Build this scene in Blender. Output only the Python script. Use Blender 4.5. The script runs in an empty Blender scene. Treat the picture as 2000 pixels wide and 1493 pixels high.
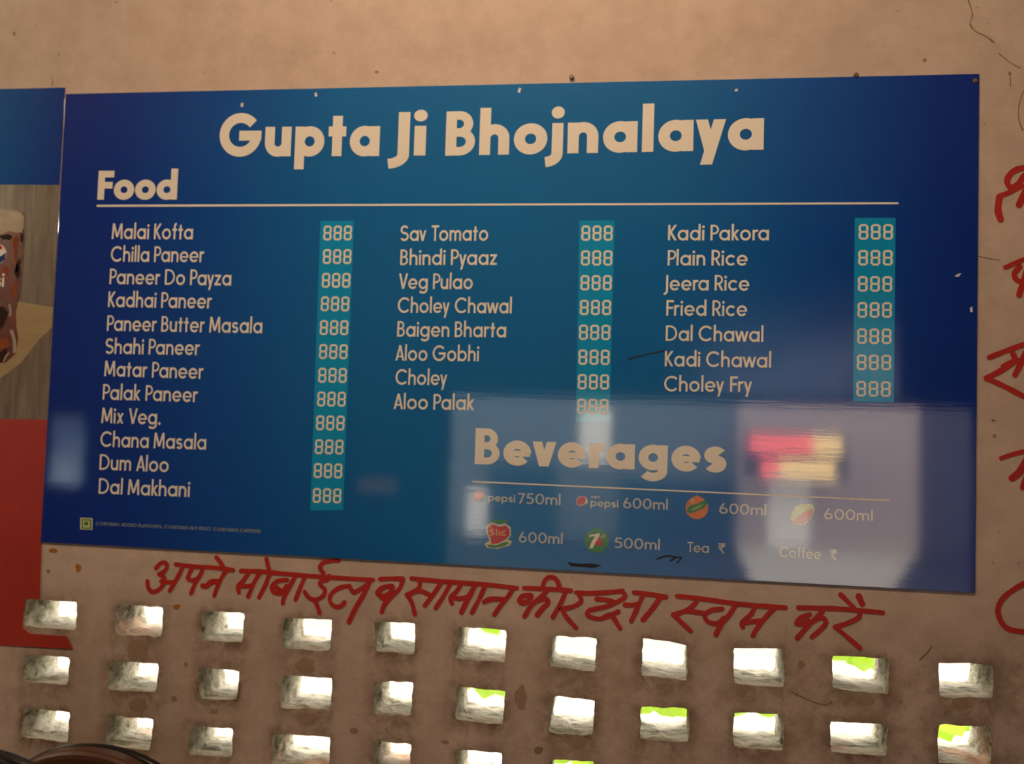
import bpy, bmesh, math, random
from mathutils import Vector, Matrix, noise
from mathutils.geometry import delaunay_2d_cdt

scene = bpy.context.scene
COL = scene.collection
random.seed(7)

# ------------------------------------------------------------------ camera
F_PX = 1803.257                      # focal length in pixels of the 2000 px wide frame
CX, CY = 1000.0, 746.5
D1 = Vector((0.98922435, 0.02478033, -0.14429522))     # wall's horizontal direction, seen by the camera (x right, y down, z away)
D2 = Vector((-0.03200816, 0.99833501, -0.04798626))    # wall's downward direction
D3 = Vector((0.14286586, 0.0520878, 0.98837048))       # into the wall
BOARD_W = 1.83
DIST = BOARD_W / 1.0288552797723338  # camera to wall
EYE = 1.35

cam_data = bpy.data.cameras.new('camera')
cam = bpy.data.objects.new('camera', cam_data)
COL.objects.link(cam)
cam_data.sensor_width = 36.0
cam_data.lens = F_PX / 2000.0 * 36.0
cam_data.clip_start = 0.02
cam_data.dof.use_dof = True          # the photo is a little soft: focused just in front of the wall
cam_data.dof.focus_distance = 1.55
cam_data.dof.aperture_fstop = 2.7
right = Vector((D1[0], D3[0], -D2[0]))
down = Vector((D1[1], D3[1], -D2[1]))
fwd = Vector((D1[2], D3[2], -D2[2]))
m = Matrix((right, -down, -fwd)).transposed().to_4x4()
m.translation = Vector((0, -DIST, EYE))
cam.matrix_world = m
scene.camera = cam

# ------------------------------------------------------------------ world, exposure
world = bpy.data.worlds.new('sky')
scene.world = world
world.use_nodes = True
bg = world.node_tree.nodes['Background']
bg.inputs[0].default_value = (1.0, 0.94, 0.86, 1)
bg.inputs[1].default_value = 8.0
scene.view_settings.view_transform = 'Standard'
scene.view_settings.look = 'None'
scene.view_settings.gamma = 1.0
scene.view_settings.use_curve_mapping = False
scene.view_settings.exposure = 0.0


def ray(px, py):
    v = Vector((px - CX, py - CY, F_PX))
    return Vector((D1.dot(v), D3.dot(v), -D2.dot(v)))


def P(px, py, y=0.0):
    """point of the plane at depth y (0 = wall face) on the sight line through a photo point"""
    r = ray(px, py)
    t = (DIST + y) / r.y
    return Vector((r.x * t, y, EYE + r.z * t))


def W(px, py):
    p = P(px, py)
    return (p.x, p.z)


def RF(px, py, depth):
    """place in front of the wall (at y = -depth) whose mirror image in the board is seen at a photo point"""
    x, z = W(px, py)
    k = (DIST + depth) / DIST
    return (x * k, EYE + (z - EYE) * k)


# ------------------------------------------------------------------ materials
def srgb(r, g, b):
    def f(c):
        c /= 255.0
        return c / 12.92 if c <= 0.04045 else ((c + 0.055) / 1.055) ** 2.4
    return (f(r), f(g), f(b), 1.0)


class NT:
    def __init__(s, name):
        s.m = bpy.data.materials.new(name)
        s.m.use_nodes = True
        s.t = s.m.node_tree
        s.b = s.t.nodes['Principled BSDF']

    def n(s, typ, **kw):
        nd = s.t.nodes.new(typ)
        for k, v in kw.items():
            setattr(nd, k, v)
        return nd

    def l(s, a, b):
        s.t.links.new(a, b)

    def coord(s, scale=(1, 1, 1), loc=(0, 0, 0)):
        tc = s.n('ShaderNodeTexCoord')
        mp = s.n('ShaderNodeMapping')
        mp.inputs['Scale'].default_value = scale
        mp.inputs['Location'].default_value = loc
        s.l(tc.outputs['Object'], mp.inputs[0])
        return mp.outputs[0]

    def noise(s, co, scale, detail=4, rough=0.55, dist=0.0):
        nd = s.n('ShaderNodeTexNoise')
        nd.inputs['Scale'].default_value = scale
        nd.inputs['Detail'].default_value = detail
        nd.inputs['Roughness'].default_value = rough
        nd.inputs['Distortion'].default_value = dist
        s.l(co, nd.inputs['Vector'])
        return nd.outputs['Fac']

    def ramp(s, fac, stops, interp='LINEAR'):
        nd = s.n('ShaderNodeValToRGB')
        nd.color_ramp.interpolation = interp
        el = nd.color_ramp.elements
        while len(el) < len(stops):
            el.new(0.5)
        for e, (p, c) in zip(el, stops):
            e.position = p
            e.color = c if len(c) == 4 else (*c, 1)
        s.l(fac, nd.inputs[0])
        return nd.outputs[0]

    def mix(s, fac, a, b, mode='MIX'):
        nd = s.n('ShaderNodeMixRGB', blend_type=mode)
        for sock, v in zip(nd.inputs, (fac, a, b)):
            if hasattr(v, 'is_linked'):
                s.l(v, sock)
            elif isinstance(v, (int, float)):
                sock.default_value = v
            else:
                sock.default_value = v if len(v) == 4 else (*v, 1)
        return nd.outputs[0]

    def math(s, op, a, b=0.0):
        nd = s.n('ShaderNodeMath', operation=op)
        for sock, v in zip(nd.inputs, (a, b)):
            if hasattr(v, 'is_linked'):
                s.l(v, sock)
            else:
                sock.default_value = v
        return nd.outputs[0]

    def bump(s, h, strength, dist=0.01, into=None):
        nd = s.n('ShaderNodeBump')
        nd.inputs['Strength'].default_value = strength
        nd.inputs['Distance'].default_value = dist
        s.l(h, nd.inputs['Height'])
        s.l(nd.outputs[0], s.b.inputs['Normal'] if into is None else into)
        return nd

    def base(s, v):
        if hasattr(v, 'is_linked'):
            s.l(v, s.b.inputs['Base Color'])
        else:
            s.b.inputs['Base Color'].default_value = v if len(v) == 4 else (*v, 1)

    def set(s, **kw):
        for k, v in kw.items():
            s.b.inputs[k.replace('_', ' ')].default_value = v
        return s


def plain(name, col, rough=0.5, vary=0.12, scale=30, metal=0.0):
    t = NT(name)
    f = t.noise(t.coord(), scale)
    c = Vector(col[:3])
    t.base(t.mix(f, tuple(c * (1 - vary)), tuple(c * (1 + vary))))
    t.set(Roughness=rough, Metallic=metal)
    return t.m


COAT_IOR, COAT_ROUGH = 2.2, 0.05


def gloss(t, rough=COAT_ROUGH, wave=0.006):
    """the clear laminate over the printed board: slightly rippled, with fine horizontal scuffs"""
    t.set(Roughness=0.6, Coat_Weight=1.0, Coat_Roughness=rough, Coat_IOR=COAT_IOR, Specular_IOR_Level=0.1)
    tc = t.n('ShaderNodeNewGeometry')
    mp = t.n('ShaderNodeMapping')
    mp.inputs['Scale'].default_value = (1.6, 1, 30)
    t.l(tc.outputs['Position'], mp.inputs[0])
    a = t.noise(mp.outputs[0], 3.0, 5, 0.65)
    b = t.noise(tc.outputs['Position'], 6.0, 3)
    h = t.math('ADD', t.math('MULTIPLY', a, 0.5), b)
    t.bump(h, wave, 0.02, t.b.inputs['Coat Normal'])
    return t.m


def printed(name, col, vary=0.0):
    t = NT(name)
    if vary:
        c = Vector(col[:3])
        t.base(t.mix(t.noise(t.coord(), 60), tuple(c * (1 - vary)), tuple(c * (1 + vary))))
    else:
        t.base(col)
    return gloss(t)


# wall plaster: old pink-cream limewash, blotchy, specked; the colour attribute marks rust and damp round the holes, and low dirt with shade painted in to the right
def wall_material():
    t = NT('pink_plaster')
    co = t.coord()
    big = t.noise(co, 2.2, 5, 0.6)
    c = t.ramp(big, [(0.3, (0.60, 0.455, 0.385)), (0.5, (0.66, 0.505, 0.425)), (0.72, (0.72, 0.56, 0.465))])
    mid = t.noise(co, 14, 6, 0.65)
    c = t.mix(0.5, c, t.ramp(mid, [(0.34, (0.70, 0.67, 0.60)), (0.6, (1, 1, 1))]), 'MULTIPLY')
    sp = t.noise(co, 55, 3, 0.6)
    c = t.mix(t.ramp(sp, [(0.685, (0, 0, 0)), (0.74, (0.55, 0.55, 0.55))]), c, (0.20, 0.11, 0.07))
    sp2 = t.noise(co, 140, 2, 0.5)
    c = t.mix(t.ramp(sp2, [(0.70, (0, 0, 0)), (0.76, (0.5, 0.5, 0.5))]), c, (0.16, 0.09, 0.05))
    at = t.n('ShaderNodeAttribute', attribute_name='damp_shade')
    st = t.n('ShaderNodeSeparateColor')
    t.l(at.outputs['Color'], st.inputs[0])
    n3 = t.noise(co, 26, 6, 0.7, 0.6)
    msk = t.math('MULTIPLY', st.outputs[0], t.ramp(n3, [(0.33, (0, 0, 0)), (0.62, (1, 1, 1))]))
    c = t.mix(msk, c, (0.13, 0.062, 0.028))
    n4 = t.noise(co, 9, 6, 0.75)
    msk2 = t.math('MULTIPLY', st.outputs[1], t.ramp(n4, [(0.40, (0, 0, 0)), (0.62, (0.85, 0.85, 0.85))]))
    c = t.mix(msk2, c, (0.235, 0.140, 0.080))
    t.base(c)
    t.set(Roughness=0.82, Specular_IOR_Level=0.25)
    h = t.math('ADD', t.math('MULTIPLY', t.noise(co, 5, 4), 1.6), t.math('MULTIPLY', t.noise(co, 60, 5, 0.7), 0.25))
    t.bump(h, 0.35, 0.012)
    return t.m


def hole_material():
    t = NT('rough_mortar')
    co = t.coord((4.0, 9.0, 16.0))
    a = t.noise(co, 3.0, 6, 0.7, 0.4)
    b = t.noise(t.coord(), 60, 5, 0.7)
    c = t.ramp(a, [(0.30, (0.035, 0.030, 0.016)), (0.41, (0.24, 0.22, 0.145)), (0.50, (0.42, 0.39, 0.30)), (0.72, (0.58, 0.54, 0.45))])
    n = t.noise(t.coord(), 7, 2)
    c = t.mix(t.ramp(n, [(0.60, (0, 0, 0)), (0.70, (0.8, 0.8, 0.8))]), c, (0.52, 0.30, 0.19))
    t.base(c)
    t.set(Roughness=0.9, Specular_IOR_Level=0.2)
    h = t.math('ADD', a, t.math('MULTIPLY', b, 0.6))
    t.bump(h, 0.9, 0.012)
    return t.m


M = {}
M['wall'] = wall_material()
M['hole'] = hole_material()
M['white_print'] = printed('white_print', (0.95, 0.87, 0.77, 1))
M['white_print'].node_tree.nodes['Principled BSDF'].inputs['Coat Weight'].default_value = 0.16
M['soft_print'] = printed('soft_white_print', (0.66, 0.64, 0.60, 1))
M['fine_print'] = printed('fine_grey_print', (0.30, 0.36, 0.40, 1))
M['teal_print'] = printed('teal_print', (0.004, 0.37, 0.74, 1))
M['red_print'] = printed('red_print', (0.62, 0.02, 0.012, 1))
M['orange_print'] = printed('orange_print', (0.85, 0.22, 0.015, 1))
M['amber_print'] = printed('amber_print', (0.80, 0.42, 0.12, 1))
M['green_print'] = printed('green_print', (0.05, 0.26, 0.03, 1))
M['lime_print'] = printed('lime_print', (0.42, 0.50, 0.06, 1))
M['blue_print'] = printed('deep_blue_print', (0.01, 0.04, 0.22, 1))
M['pale_print'] = printed('pale_yellow_print', (0.72, 0.68, 0.42, 1))
M['paint'] = plain('red_oxide_paint', (0.50, 0.018, 0.008), 0.55, 0.2, 40)
M['black_mark'] = plain('black_scuff', (0.01, 0.012, 0.016), 0.5)
M['screw'] = plain('rusty_steel', (0.22, 0.14, 0.09), 0.5, 0.3, 200, 0.6)


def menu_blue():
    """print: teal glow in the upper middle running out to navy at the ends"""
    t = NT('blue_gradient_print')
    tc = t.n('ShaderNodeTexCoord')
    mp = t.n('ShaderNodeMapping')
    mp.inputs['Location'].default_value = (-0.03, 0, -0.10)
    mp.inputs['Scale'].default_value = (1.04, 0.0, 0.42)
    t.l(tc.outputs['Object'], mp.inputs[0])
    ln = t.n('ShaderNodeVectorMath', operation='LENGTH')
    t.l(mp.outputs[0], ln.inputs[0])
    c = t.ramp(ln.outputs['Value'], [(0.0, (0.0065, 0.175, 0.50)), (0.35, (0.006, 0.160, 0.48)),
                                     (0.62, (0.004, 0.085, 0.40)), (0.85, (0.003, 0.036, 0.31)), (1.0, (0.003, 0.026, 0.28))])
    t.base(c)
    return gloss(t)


def poster_blue():
    t = NT('blue_poster_print')
    tc = t.n('ShaderNodeTexCoord')
    sp = t.n('ShaderNodeSeparateXYZ')
    t.l(tc.outputs['Object'], sp.inputs[0])
    f = t.math('MULTIPLY', t.math('ABSOLUTE', sp.outputs[0]), 2.2)
    t.base(t.ramp(f, [(0.0, (0.003, 0.040, 0.30)), (0.35, (0.003, 0.11, 0.42)), (0.8, (0.005, 0.17, 0.5))]))
    return gloss(t)


def wood_print(name, a, b, sc, rot=0.0):
    t = NT(name)
    tc = t.n('ShaderNodeTexCoord')
    mp = t.n('ShaderNodeMapping')
    mp.inputs['Scale'].default_value = sc
    mp.inputs['Rotation'].default_value = (0, rot, 0)
    t.l(tc.outputs['Object'], mp.inputs[0])
    f = t.noise(mp.outputs[0], 4, 5, 0.65, 0.5)
    t.base(t.ramp(f, [(0.3, a), (0.7, b)]))
    return gloss(t, 0.25)


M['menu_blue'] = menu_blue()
M['poster_blue'] = poster_blue()
M['plank_print'] = wood_print('grey_plank_print', (0.12, 0.085, 0.055), (0.27, 0.21, 0.15), (14, 1, 1.4), 0.12)
M['tan_print'] = wood_print('tan_wood_print', (0.36, 0.24, 0.11), (0.47, 0.33, 0.17), (3, 1, 10))


def red_vinyl():
    t = NT('red_vinyl')
    f = t.noise(t.coord((1, 1, 1)), 9, 5, 0.7)
    t.base(t.ramp(f, [(0.3, (0.40, 0.016, 0.007)), (0.7, (0.52, 0.030, 0.012))]))
    return gloss(t, 0.3)


M['band_red'] = red_vinyl()
M['cola_print'] = wood_print('cola_print', (0.055, 0.008, 0.004), (0.22, 0.020, 0.006), (9, 1, 5))
M['foam_print'] = wood_print('foam_print', (0.36, 0.25, 0.15), (0.50, 0.38, 0.25), (6, 1, 14))
M['cola_dark_print'] = printed('cola_dark_print', (0.03, 0.006, 0.005, 1))
M['cola_light_print'] = printed('cola_light_print', (0.30, 0.065, 0.015, 1))
M['glass_print'] = printed('glass_rim_print', (0.42, 0.35, 0.28, 1), 0.1)


# ------------------------------------------------------------------ object helpers
def tag(o, label=None, cat=None, group=None, kind=None):
    for k, v in (('label', label), ('category', cat), ('group', group), ('kind', kind)):
        if v:
            o[k] = v
    return o


def empty(name, loc):
    o = bpy.data.objects.new(name, None)
    o.empty_display_size = 0.05
    COL.objects.link(o)
    o.location = loc
    return o


def link(name, me, mat, parent=None, loc=None):
    o = bpy.data.objects.new(name, me)
    for mm in (mat if isinstance(mat, (list, tuple)) else [mat]):
        me.materials.append(mm)
    COL.objects.link(o)
    if loc is not None:
        o.location = loc
    if parent is not None:
        o.parent = parent
    return o


class MB:
    """collects faces; coordinates are world ones, build() makes them local to an origin"""
    def __init__(s):
        s.v, s.f = [], []

    def add(s, vs, fs):
        k = len(s.v)
        s.v += [Vector(v) for v in vs]
        s.f += [tuple(i + k for i in f) for f in fs]

    def box(s, a, b):
        (x0, y0, z0), (x1, y1, z1) = a, b
        s.add([(x0, y0, z0), (x1, y0, z0), (x1, y1, z0), (x0, y1, z0), (x0, y0, z1), (x1, y0, z1), (x1, y1, z1), (x0, y1, z1)],
              [(0, 3, 2, 1), (4, 5, 6, 7), (0, 1, 5, 4), (1, 2, 6, 5), (2, 3, 7, 6), (3, 0, 4, 7)])

    def sheet(s, pts, y0, y1):
        """polygon of (x, z) points as a sheet between depth y0 (front) and y1 (back)"""
        n = len(pts)
        area = sum(pts[i][0] * pts[(i + 1) % n][1] - pts[(i + 1) % n][0] * pts[i][1] for i in range(n))
        if area < 0:
            pts = pts[::-1]
        s.add([(x, y0, z) for x, z in pts] + [(x, y1, z) for x, z in pts],
              [tuple(range(n)), tuple(range(2 * n - 1, n - 1, -1))] + [(i, i + n, (i + 1) % n + n, (i + 1) % n) for i in range(n)])

    def face(s, pts, y):
        n = len(pts)
        area = sum(pts[i][0] * pts[(i + 1) % n][1] - pts[(i + 1) % n][0] * pts[i][1] for i in range(n))
        if area < 0:
            pts = pts[::-1]
        s.add([(x, y, z) for x, z in pts], [tuple(range(n))])

    def union(s, polys, y):
        """merge overlapping flat (x, z) polygons into one clean sheet of triangles at depth y"""
        vs, fs = [], []
        for p in polys:
            p = [Vector((q[0] * 100, q[1] * 100)) for q in p]
            n = len(p)
            if sum(p[i].x * p[(i + 1) % n].y - p[(i + 1) % n].x * p[i].y for i in range(n)) < 0:
                p.reverse()
            k = len(vs)
            vs += p
            fs.append(list(range(k, k + n)))
        co, _, tri, _, _, _ = delaunay_2d_cdt(vs, [], fs, 0, 1e-5)
        shp = []
        for f in fs:
            q = [vs[i] for i in f]
            shp.append((min(v.x for v in q), max(v.x for v in q), min(v.y for v in q), max(v.y for v in q), q))

        def covered(c):
            for xa, xb, ya, yb, q in shp:
                if xa <= c.x <= xb and ya <= c.y <= yb:
                    odd = False
                    j = len(q) - 1
                    for i in range(len(q)):
                        u, w = q[i], q[j]
                        if (u.y > c.y) != (w.y > c.y) and c.x < (w.x - u.x) * (c.y - u.y) / (w.y - u.y) + u.x:
                            odd = not odd
                        j = i
                    if odd:
                        return True
            return False
        out = []
        for t in tri:
            a, b, c = (co[i] for i in t)
            if not covered((a + b + c) / 3):
                continue
            if (b - a).cross(c - a) < 0:
                t = t[::-1]
            out.append(tuple(t))
        used = sorted({i for t in out for i in t})
        ix = {k: n for n, k in enumerate(used)}
        co = [co[k] for k in used]
        out = [tuple(ix[i] for i in t) for t in out]
        s.add([(c.x / 100, y, c.y / 100) for c in co], out)

    def tube(s, pts, r, seg=10, cap=True, radii=None):
        pts = [Vector(p) for p in pts]
        n = len(pts)
        vs, fs = [], []
        up = None
        for i, p in enumerate(pts):
            t = (pts[min(i + 1, n - 1)] - pts[max(i - 1, 0)]).normalized()
            if up is None:
                up = t.orthogonal().normalized()
            up = (up - t * up.dot(t)).normalized()
            w = t.cross(up)
            rr = radii[i] if radii else r
            vs += [p + (up * math.cos(a) + w * math.sin(a)) * rr for a in (2 * math.pi * k / seg for k in range(seg))]
        for i in range(n - 1):
            for k in range(seg):
                a, b = i * seg + k, i * seg + (k + 1) % seg
                fs.append((a, b, b + seg, a + seg))
        if cap:
            fs.append(tuple(range(seg - 1, -1, -1)))
            fs.append(tuple(range((n - 1) * seg, n * seg)))
        s.add(vs, fs)

    def build(s, name, mat, parent=None, origin=(0, 0, 0), smooth=False, bevel=0.0):
        o = Vector(origin)
        base = Vector(parent.location) if parent is not None else Vector((0, 0, 0))
        if parent is not None and parent.parent is not None:
            base = base + Vector(parent.parent.location)
        me = bpy.data.meshes.new(name)
        me.from_pydata([tuple(v - base - o) for v in s.v], [], s.f)
        me.update()
        if smooth:
            for p in me.polygons:
                p.use_smooth = True
        ob = link(name, me, mat, parent, o)
        if bevel:
            md = ob.modifiers.new('bevel', 'BEVEL')
            md.width = bevel
            md.segments = 3
            md.limit_method = 'ANGLE'
        return ob


# ------------------------------------------------------------------ lettering: geometric sans drawn as strokes
def arc(cx, cy, rx, ry, a0, a1, n=None):
    n = n or max(4, int(abs(a1 - a0) / 12))
    return [(cx + rx * math.cos(math.radians(a0 + (a1 - a0) * i / n)), cy + ry * math.sin(math.radians(a0 + (a1 - a0) * i / n))) for i in range(n + 1)]


def glyph(ch, w):
    """strokes of a letter in cap-height units for stroke weight w -> list of (kind, data), advance"""
    h = w / 2
    X, A, De = 0.68, 1.06, -0.30
    ov = 0.008
    r = (X - w) / 2 + ov
    cy = X / 2
    bw = 2 * r + w            # width of a round letter
    nw = 0.49 + 0.6 * w       # width of n, u, h
    rn = (nw - w) / 2
    L = lambda *p: ('line', list(p))
    DG = lambda x0, y0, x1, y1: ('diag', (x0, y0, x1, y1))
    ring = lambda cx, c=cy, rx=r, ry=r: ('ring', (cx, c, rx, ry))
    dot = lambda x, y, q: ('dot', (x, y, q))
    S = []
    if ch == ' ':
        return [], 0.40
    if ch == '.':
        return [dot(0.09, 0.07, 0.5 * w + 0.025)], 0.2
    if ch in 'oO0':
        if ch == 'o':
            return [ring(r + h)], bw
        rx = (0.5 - h) * (1.02 if ch == 'O' else 0.62)
        return [ring(rx + h, 0.5, rx, 0.5 - h + ov)], 2 * rx + w
    if ch in 'adgq':
        xs = 2 * r + h
        S = [ring(r + h)]
        if ch == 'a':
            S.append(L((xs, 0), (xs, X)))
        elif ch == 'd':
            S.append(L((xs, 0), (xs, A)))
        else:
            rv = r * 0.72
            S.append(L((xs, X), (xs, De + h + rv), *arc(r + h, De + h + rv, r, rv, 0, -150)[1:]))
        return S, bw
    if ch in 'bp':
        S = [ring(r + h), L((h, 0 if ch == 'b' else De), (h, A if ch == 'b' else X))]
        return S, bw
    if ch == 'c':
        return [L(*arc(r + h, cy, r, r, 42, 318, 24))], bw * 0.88
    if ch == 'e':
        return [L(*arc(r + h, cy, r, r, 0, 322, 28)), ('thin', [(h, cy - 0.01), (bw - h * 0.2, cy - 0.01)])], bw * 0.98
    if ch == 's':
        q = (X - w) / 4 + ov / 2
        qx = q * 1.28
        cx = qx + h
        up = arc(cx, X - h - q + ov, qx, q, 28, 270, 18)
        lo = arc(cx, h + q - ov, qx, q, 90, -152, 18)
        return [L(*up, *lo[1:])], 2 * qx + w
    if ch == 'S':
        q = (1 - w) / 4 + ov / 2
        qx = q * 1.12
        cx = qx + h
        up = arc(cx, 1 - h - q + ov, qx, q, 28, 270, 18)
        lo = arc(cx, h + q - ov, qx * 1.08, q, 90, -152, 18)
        return [L(*up, *lo[1:])], 2 * qx + w
    if ch in 'hn':
        return [L((h, 0), (h, A if ch == 'h' else X)), L((nw - h, 0), (nw - h, X - h - rn), *arc(h + rn, X - h - rn + ov, rn, rn, 0, 165)[1:])], nw
    if ch == 'm':
        rm = rn * 0.86
        x1 = h + 2 * rm
        x2 = h + 4 * rm
        return [L((h, 0), (h, X)), L((x1, 0), (x1, X - h - rm), *arc(h + rm, X - h - rm + ov, rm, rm, 0, 165)[1:]),
                L((x2, 0), (x2, X - h - rm), *arc(x1 + rm, X - h - rm + ov, rm, rm, 0, 165)[1:])], x2 + h
    if ch == 'r':
        rr = rn * 0.95
        return [L((h, 0), (h, X)), L(*arc(h + rr, X - h - rr + ov, rr, rr, 175, 68))], 0.26 + 0.55 * w
    if ch == 'u':
        return [L((nw - h, 0), (nw - h, X)), L((h, X), (h, h + rn), *arc(h + rn, h + rn - ov, rn, rn, 180, 345)[1:])], nw
    if ch in 'ij':
        q = 0.5 * w + 0.02
        S = [dot(h, X + 0.10 + q, q)]
        if ch == 'i':
            return S + [L((h, 0), (h, X))], w
        rj, rx = 0.19, 0.11 + 0.65 * w
        return S + [L((h, X), (h, De + h + rj), *arc(h - rx, De + h + rj, rx, rj, 0, -86)[1:])], w
    if ch == 'l':
        return [L((h, 0), (h, A))], w
    if ch in 'tf':
        tw = 0.27 + 0.62 * w
        xs = tw / 2
        if ch == 't':
            return [L((xs, 0), (xs, 0.92)), L((0, X - h), (tw, X - h))], tw
        rf = 0.15
        return [L((xs, 0), (xs, A - h - rf), *arc(xs + rf, A - h - rf, rf, rf, 180, 95)[1:]), L((0, X - h), (tw, X - h))], tw
    if ch in 'kK':
        T = A if ch == 'k' else 1.0
        U = X if ch == 'k' else 1.0
        wd = 0.42 + 0.55 * w if ch == 'k' else 0.50 + 0.6 * w
        return [L((h, 0), (h, T)), DG(w * 0.6, U * 0.42, wd - w * 0.65, U), DG(w * 0.7 + 0.05, U * 0.56, wd - w * 0.6, 0)], wd
    if ch in 'vyVA':
        T = X if ch in 'vy' else 1.0
        wd = (0.44 + 0.75 * w) if ch in 'vy' else (0.60 + 0.7 * w)
        e = w * 0.56
        if ch == 'A':
            return [DG(e, 0, wd / 2, 1.0), DG(wd - e, 0, wd / 2, 1.0), ('thin', [(wd * 0.25, 0.27), (wd * 0.75, 0.27)])], wd
        if ch == 'y':
            k = (wd / 2 - e) / T
            return [DG(e, T, wd / 2, 0.0), DG(wd - e, T, wd / 2 + k * De, De)], wd
        return [DG(e, T, wd / 2, 0), DG(wd - e, T, wd / 2, 0)], wd
    if ch == 'w':
        wd = 0.80 + 0.8 * w
        e = w * 0.56
        return [DG(e, X, wd * 0.29, 0), DG(wd * 0.29, 0, wd / 2, X), DG(wd / 2, X, wd * 0.71, 0), DG(wd * 0.71, 0, wd - e, X)], wd
    if ch == 'x':
        wd = 0.42 + 0.7 * w
        e = w * 0.6
        return [DG(e, X, wd - e, 0), DG(wd - e, X, e, 0)], wd
    if ch == 'z':
        wd = 0.42 + 0.45 * w
        return [L((0.02, X - h), (wd, X - h)), L((0, h), (wd, h)), DG(w * 0.65, w * 0.6, wd - w * 0.65, X - w * 0.6)], wd
    # capitals
    if ch in 'BPRD':
        hb = w * 0.42
        hh = 1 - hb
        if ch == 'D':
            q = (1 - 2 * hb) / 2
            x1 = 0.20 + h
            return [L((h, 0), (h, 1)), ('bowl', [(h, hh), (x1, hh), *arc(x1, 0.5, q, q, 90, -90)[1:], (h, hb)])], x1 + q + hb
        mid = 0.52 if ch == 'B' else 0.44
        q = (hh - mid) / 2
        x1 = 0.17 + h
        S = [L((h, 0), (h, 1)), ('bowl', [(h, hh), (x1, hh), *arc(x1, (hh + mid) / 2, q, q, 90, -90)[1:], (h, mid)])]
        if ch == 'B':
            q2 = (mid - hb) / 2
            x2 = x1 + 0.02
            S.append(('bowl', [(h, mid), (x2, mid), *arc(x2, (mid + hb) / 2, q2 * 1.05, q2, 90, -90)[1:], (h, hb)]))
            return S, x2 + q2 * 1.05 + hb
        if ch == 'R':
            S.append(DG(x1 + 0.02, mid, x1 + q + h * 0.4, 0))
        return S, x1 + q + hb
    if ch in 'CG':
        rx = (0.5 - h) * 1.0 + ov
        S = []
        if ch == 'C':
            return [L(*arc(rx + h, 0.5, rx, rx, 42, 318, 26))], 0.9
        return [L(*arc(rx + h, 0.5, rx, rx, 40, 357, 30)), L((rx + h - 0.03, 0.5 - 0.02), (2 * rx + w, 0.5 - 0.02))], 2 * rx + w
    if ch in 'EFL':
        wd = 0.44 + 0.45 * w
        S = [L((h, 0), (h, 1))]
        if ch != 'L':
            S += [L((0, 1 - h), (wd, 1 - h)), L((0, 0.5), (wd * 0.92, 0.5))]
        if ch != 'F':
            S += [L((0, h), (wd, h))]
        return S, wd
    if ch == 'I':
        return [L((h, 0), (h, 1))], w
    if ch == 'J':
        rj, rx = 0.21, 0.10 + 0.95 * w
        return [L((h, 1), (h, De + h + rj), *arc(h - rx, De + h + rj, rx, rj, 0, -86)[1:])], w
    if ch == 'M':
        wd = 0.78 + 0.6 * w
        return [DG(h, 0, h + 0.05, 1), DG(wd - h, 0, wd - h - 0.05, 1), DG(h + 0.06, 1, wd / 2, 0.12), DG(wd - h - 0.06, 1, wd / 2, 0.12)], wd
    if ch == 'N':
        wd = 0.62 + 0.5 * w
        return [L((h, 0), (h, 1)), L((wd - h, 0), (wd - h, 1)), DG(w * 0.6, 1, wd - w * 0.6, 0)], wd
    if ch == 'T':
        wd = 0.52 + 0.45 * w
        return [L((wd / 2, 0), (wd / 2, 1)), L((0, 1 - h), (wd, 1 - h))], wd
    if ch == 'U':
        wd = 0.56 + 0.5 * w
        q = (wd - w) / 2
        return [L((h, 1), (h, h + q), *arc(h + q, h + q, q, q, 180, 360)[1:], (wd - h, 1))], wd
    # figures
    if ch == '5':
        q = 0.30 - h * 0.5
        return [L((0.50, 1 - h), (0.13, 1 - h), (0.08, 0.53)), L((0.08, 0.53), *arc(0.24, h + q - ov, q, q, 125, -140, 20))], 0.24 + q + h
    if ch == '6':
        q = 0.31 - h
        return [ring(q + h, h + q - ov, q, q), L((h * 1.1, h + q), (h * 1.2 + 0.03, 0.55), (0.34, 1.0))], 2 * q + w
    if ch == '7':
        wd = 0.54
        return [L((0, 1 - h), (wd, 1 - h)), DG(0.17, 0, wd - w * 0.6, 1 - h)], wd
    if ch == '\u20b9':
        wd = 0.56
        q = 0.21
        return [L((0, 1 - h), (wd, 1 - h)), L((0, 0.74), (wd, 0.74)), L((0.0, 1 - h), (0.16, 1 - h), *arc(0.16, 1 - h - q, q, q, 90, -90)[1:], (0, 1 - h - 2 * q)),
                DG(0.12, 0.53, 0.44, 0)], wd
    raise ValueError(ch)


def ribbon(pts, hw, closed=False):
    """outline strip of a polyline: list of quads"""
    pts = [Vector((p[0], p[1])) for p in pts]
    n = len(pts)
    Lf, Rt = [], []
    for i in range(n):
        if closed:
            a, b = pts[i - 1], pts[(i + 1) % n]
        else:
            a, b = pts[max(i - 1, 0)], pts[min(i + 1, n - 1)]
        d0 = (pts[i] - a)
        d1 = (b - pts[i])
        d0 = d0.normalized() if d0.length > 1e-9 else d1.normalized()
        d1 = d1.normalized() if d1.length > 1e-9 else d0
        t = d0 + d1
        t = t.normalized() if t.length > 1e-6 else d0
        nrm = Vector((-t.y, t.x))
        c = max(0.55, nrm.dot(Vector((-d0.y, d0.x))))
        q = (hw[i] if isinstance(hw, list) else hw) / c
        Lf.append(pts[i] + nrm * q)
        Rt.append(pts[i] - nrm * q)
    out = []
    for i in range(n if closed else n - 1):
        j = (i + 1) % n
        out.append([Rt[i], Rt[j], Lf[j], Lf[i]])
    return out


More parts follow.
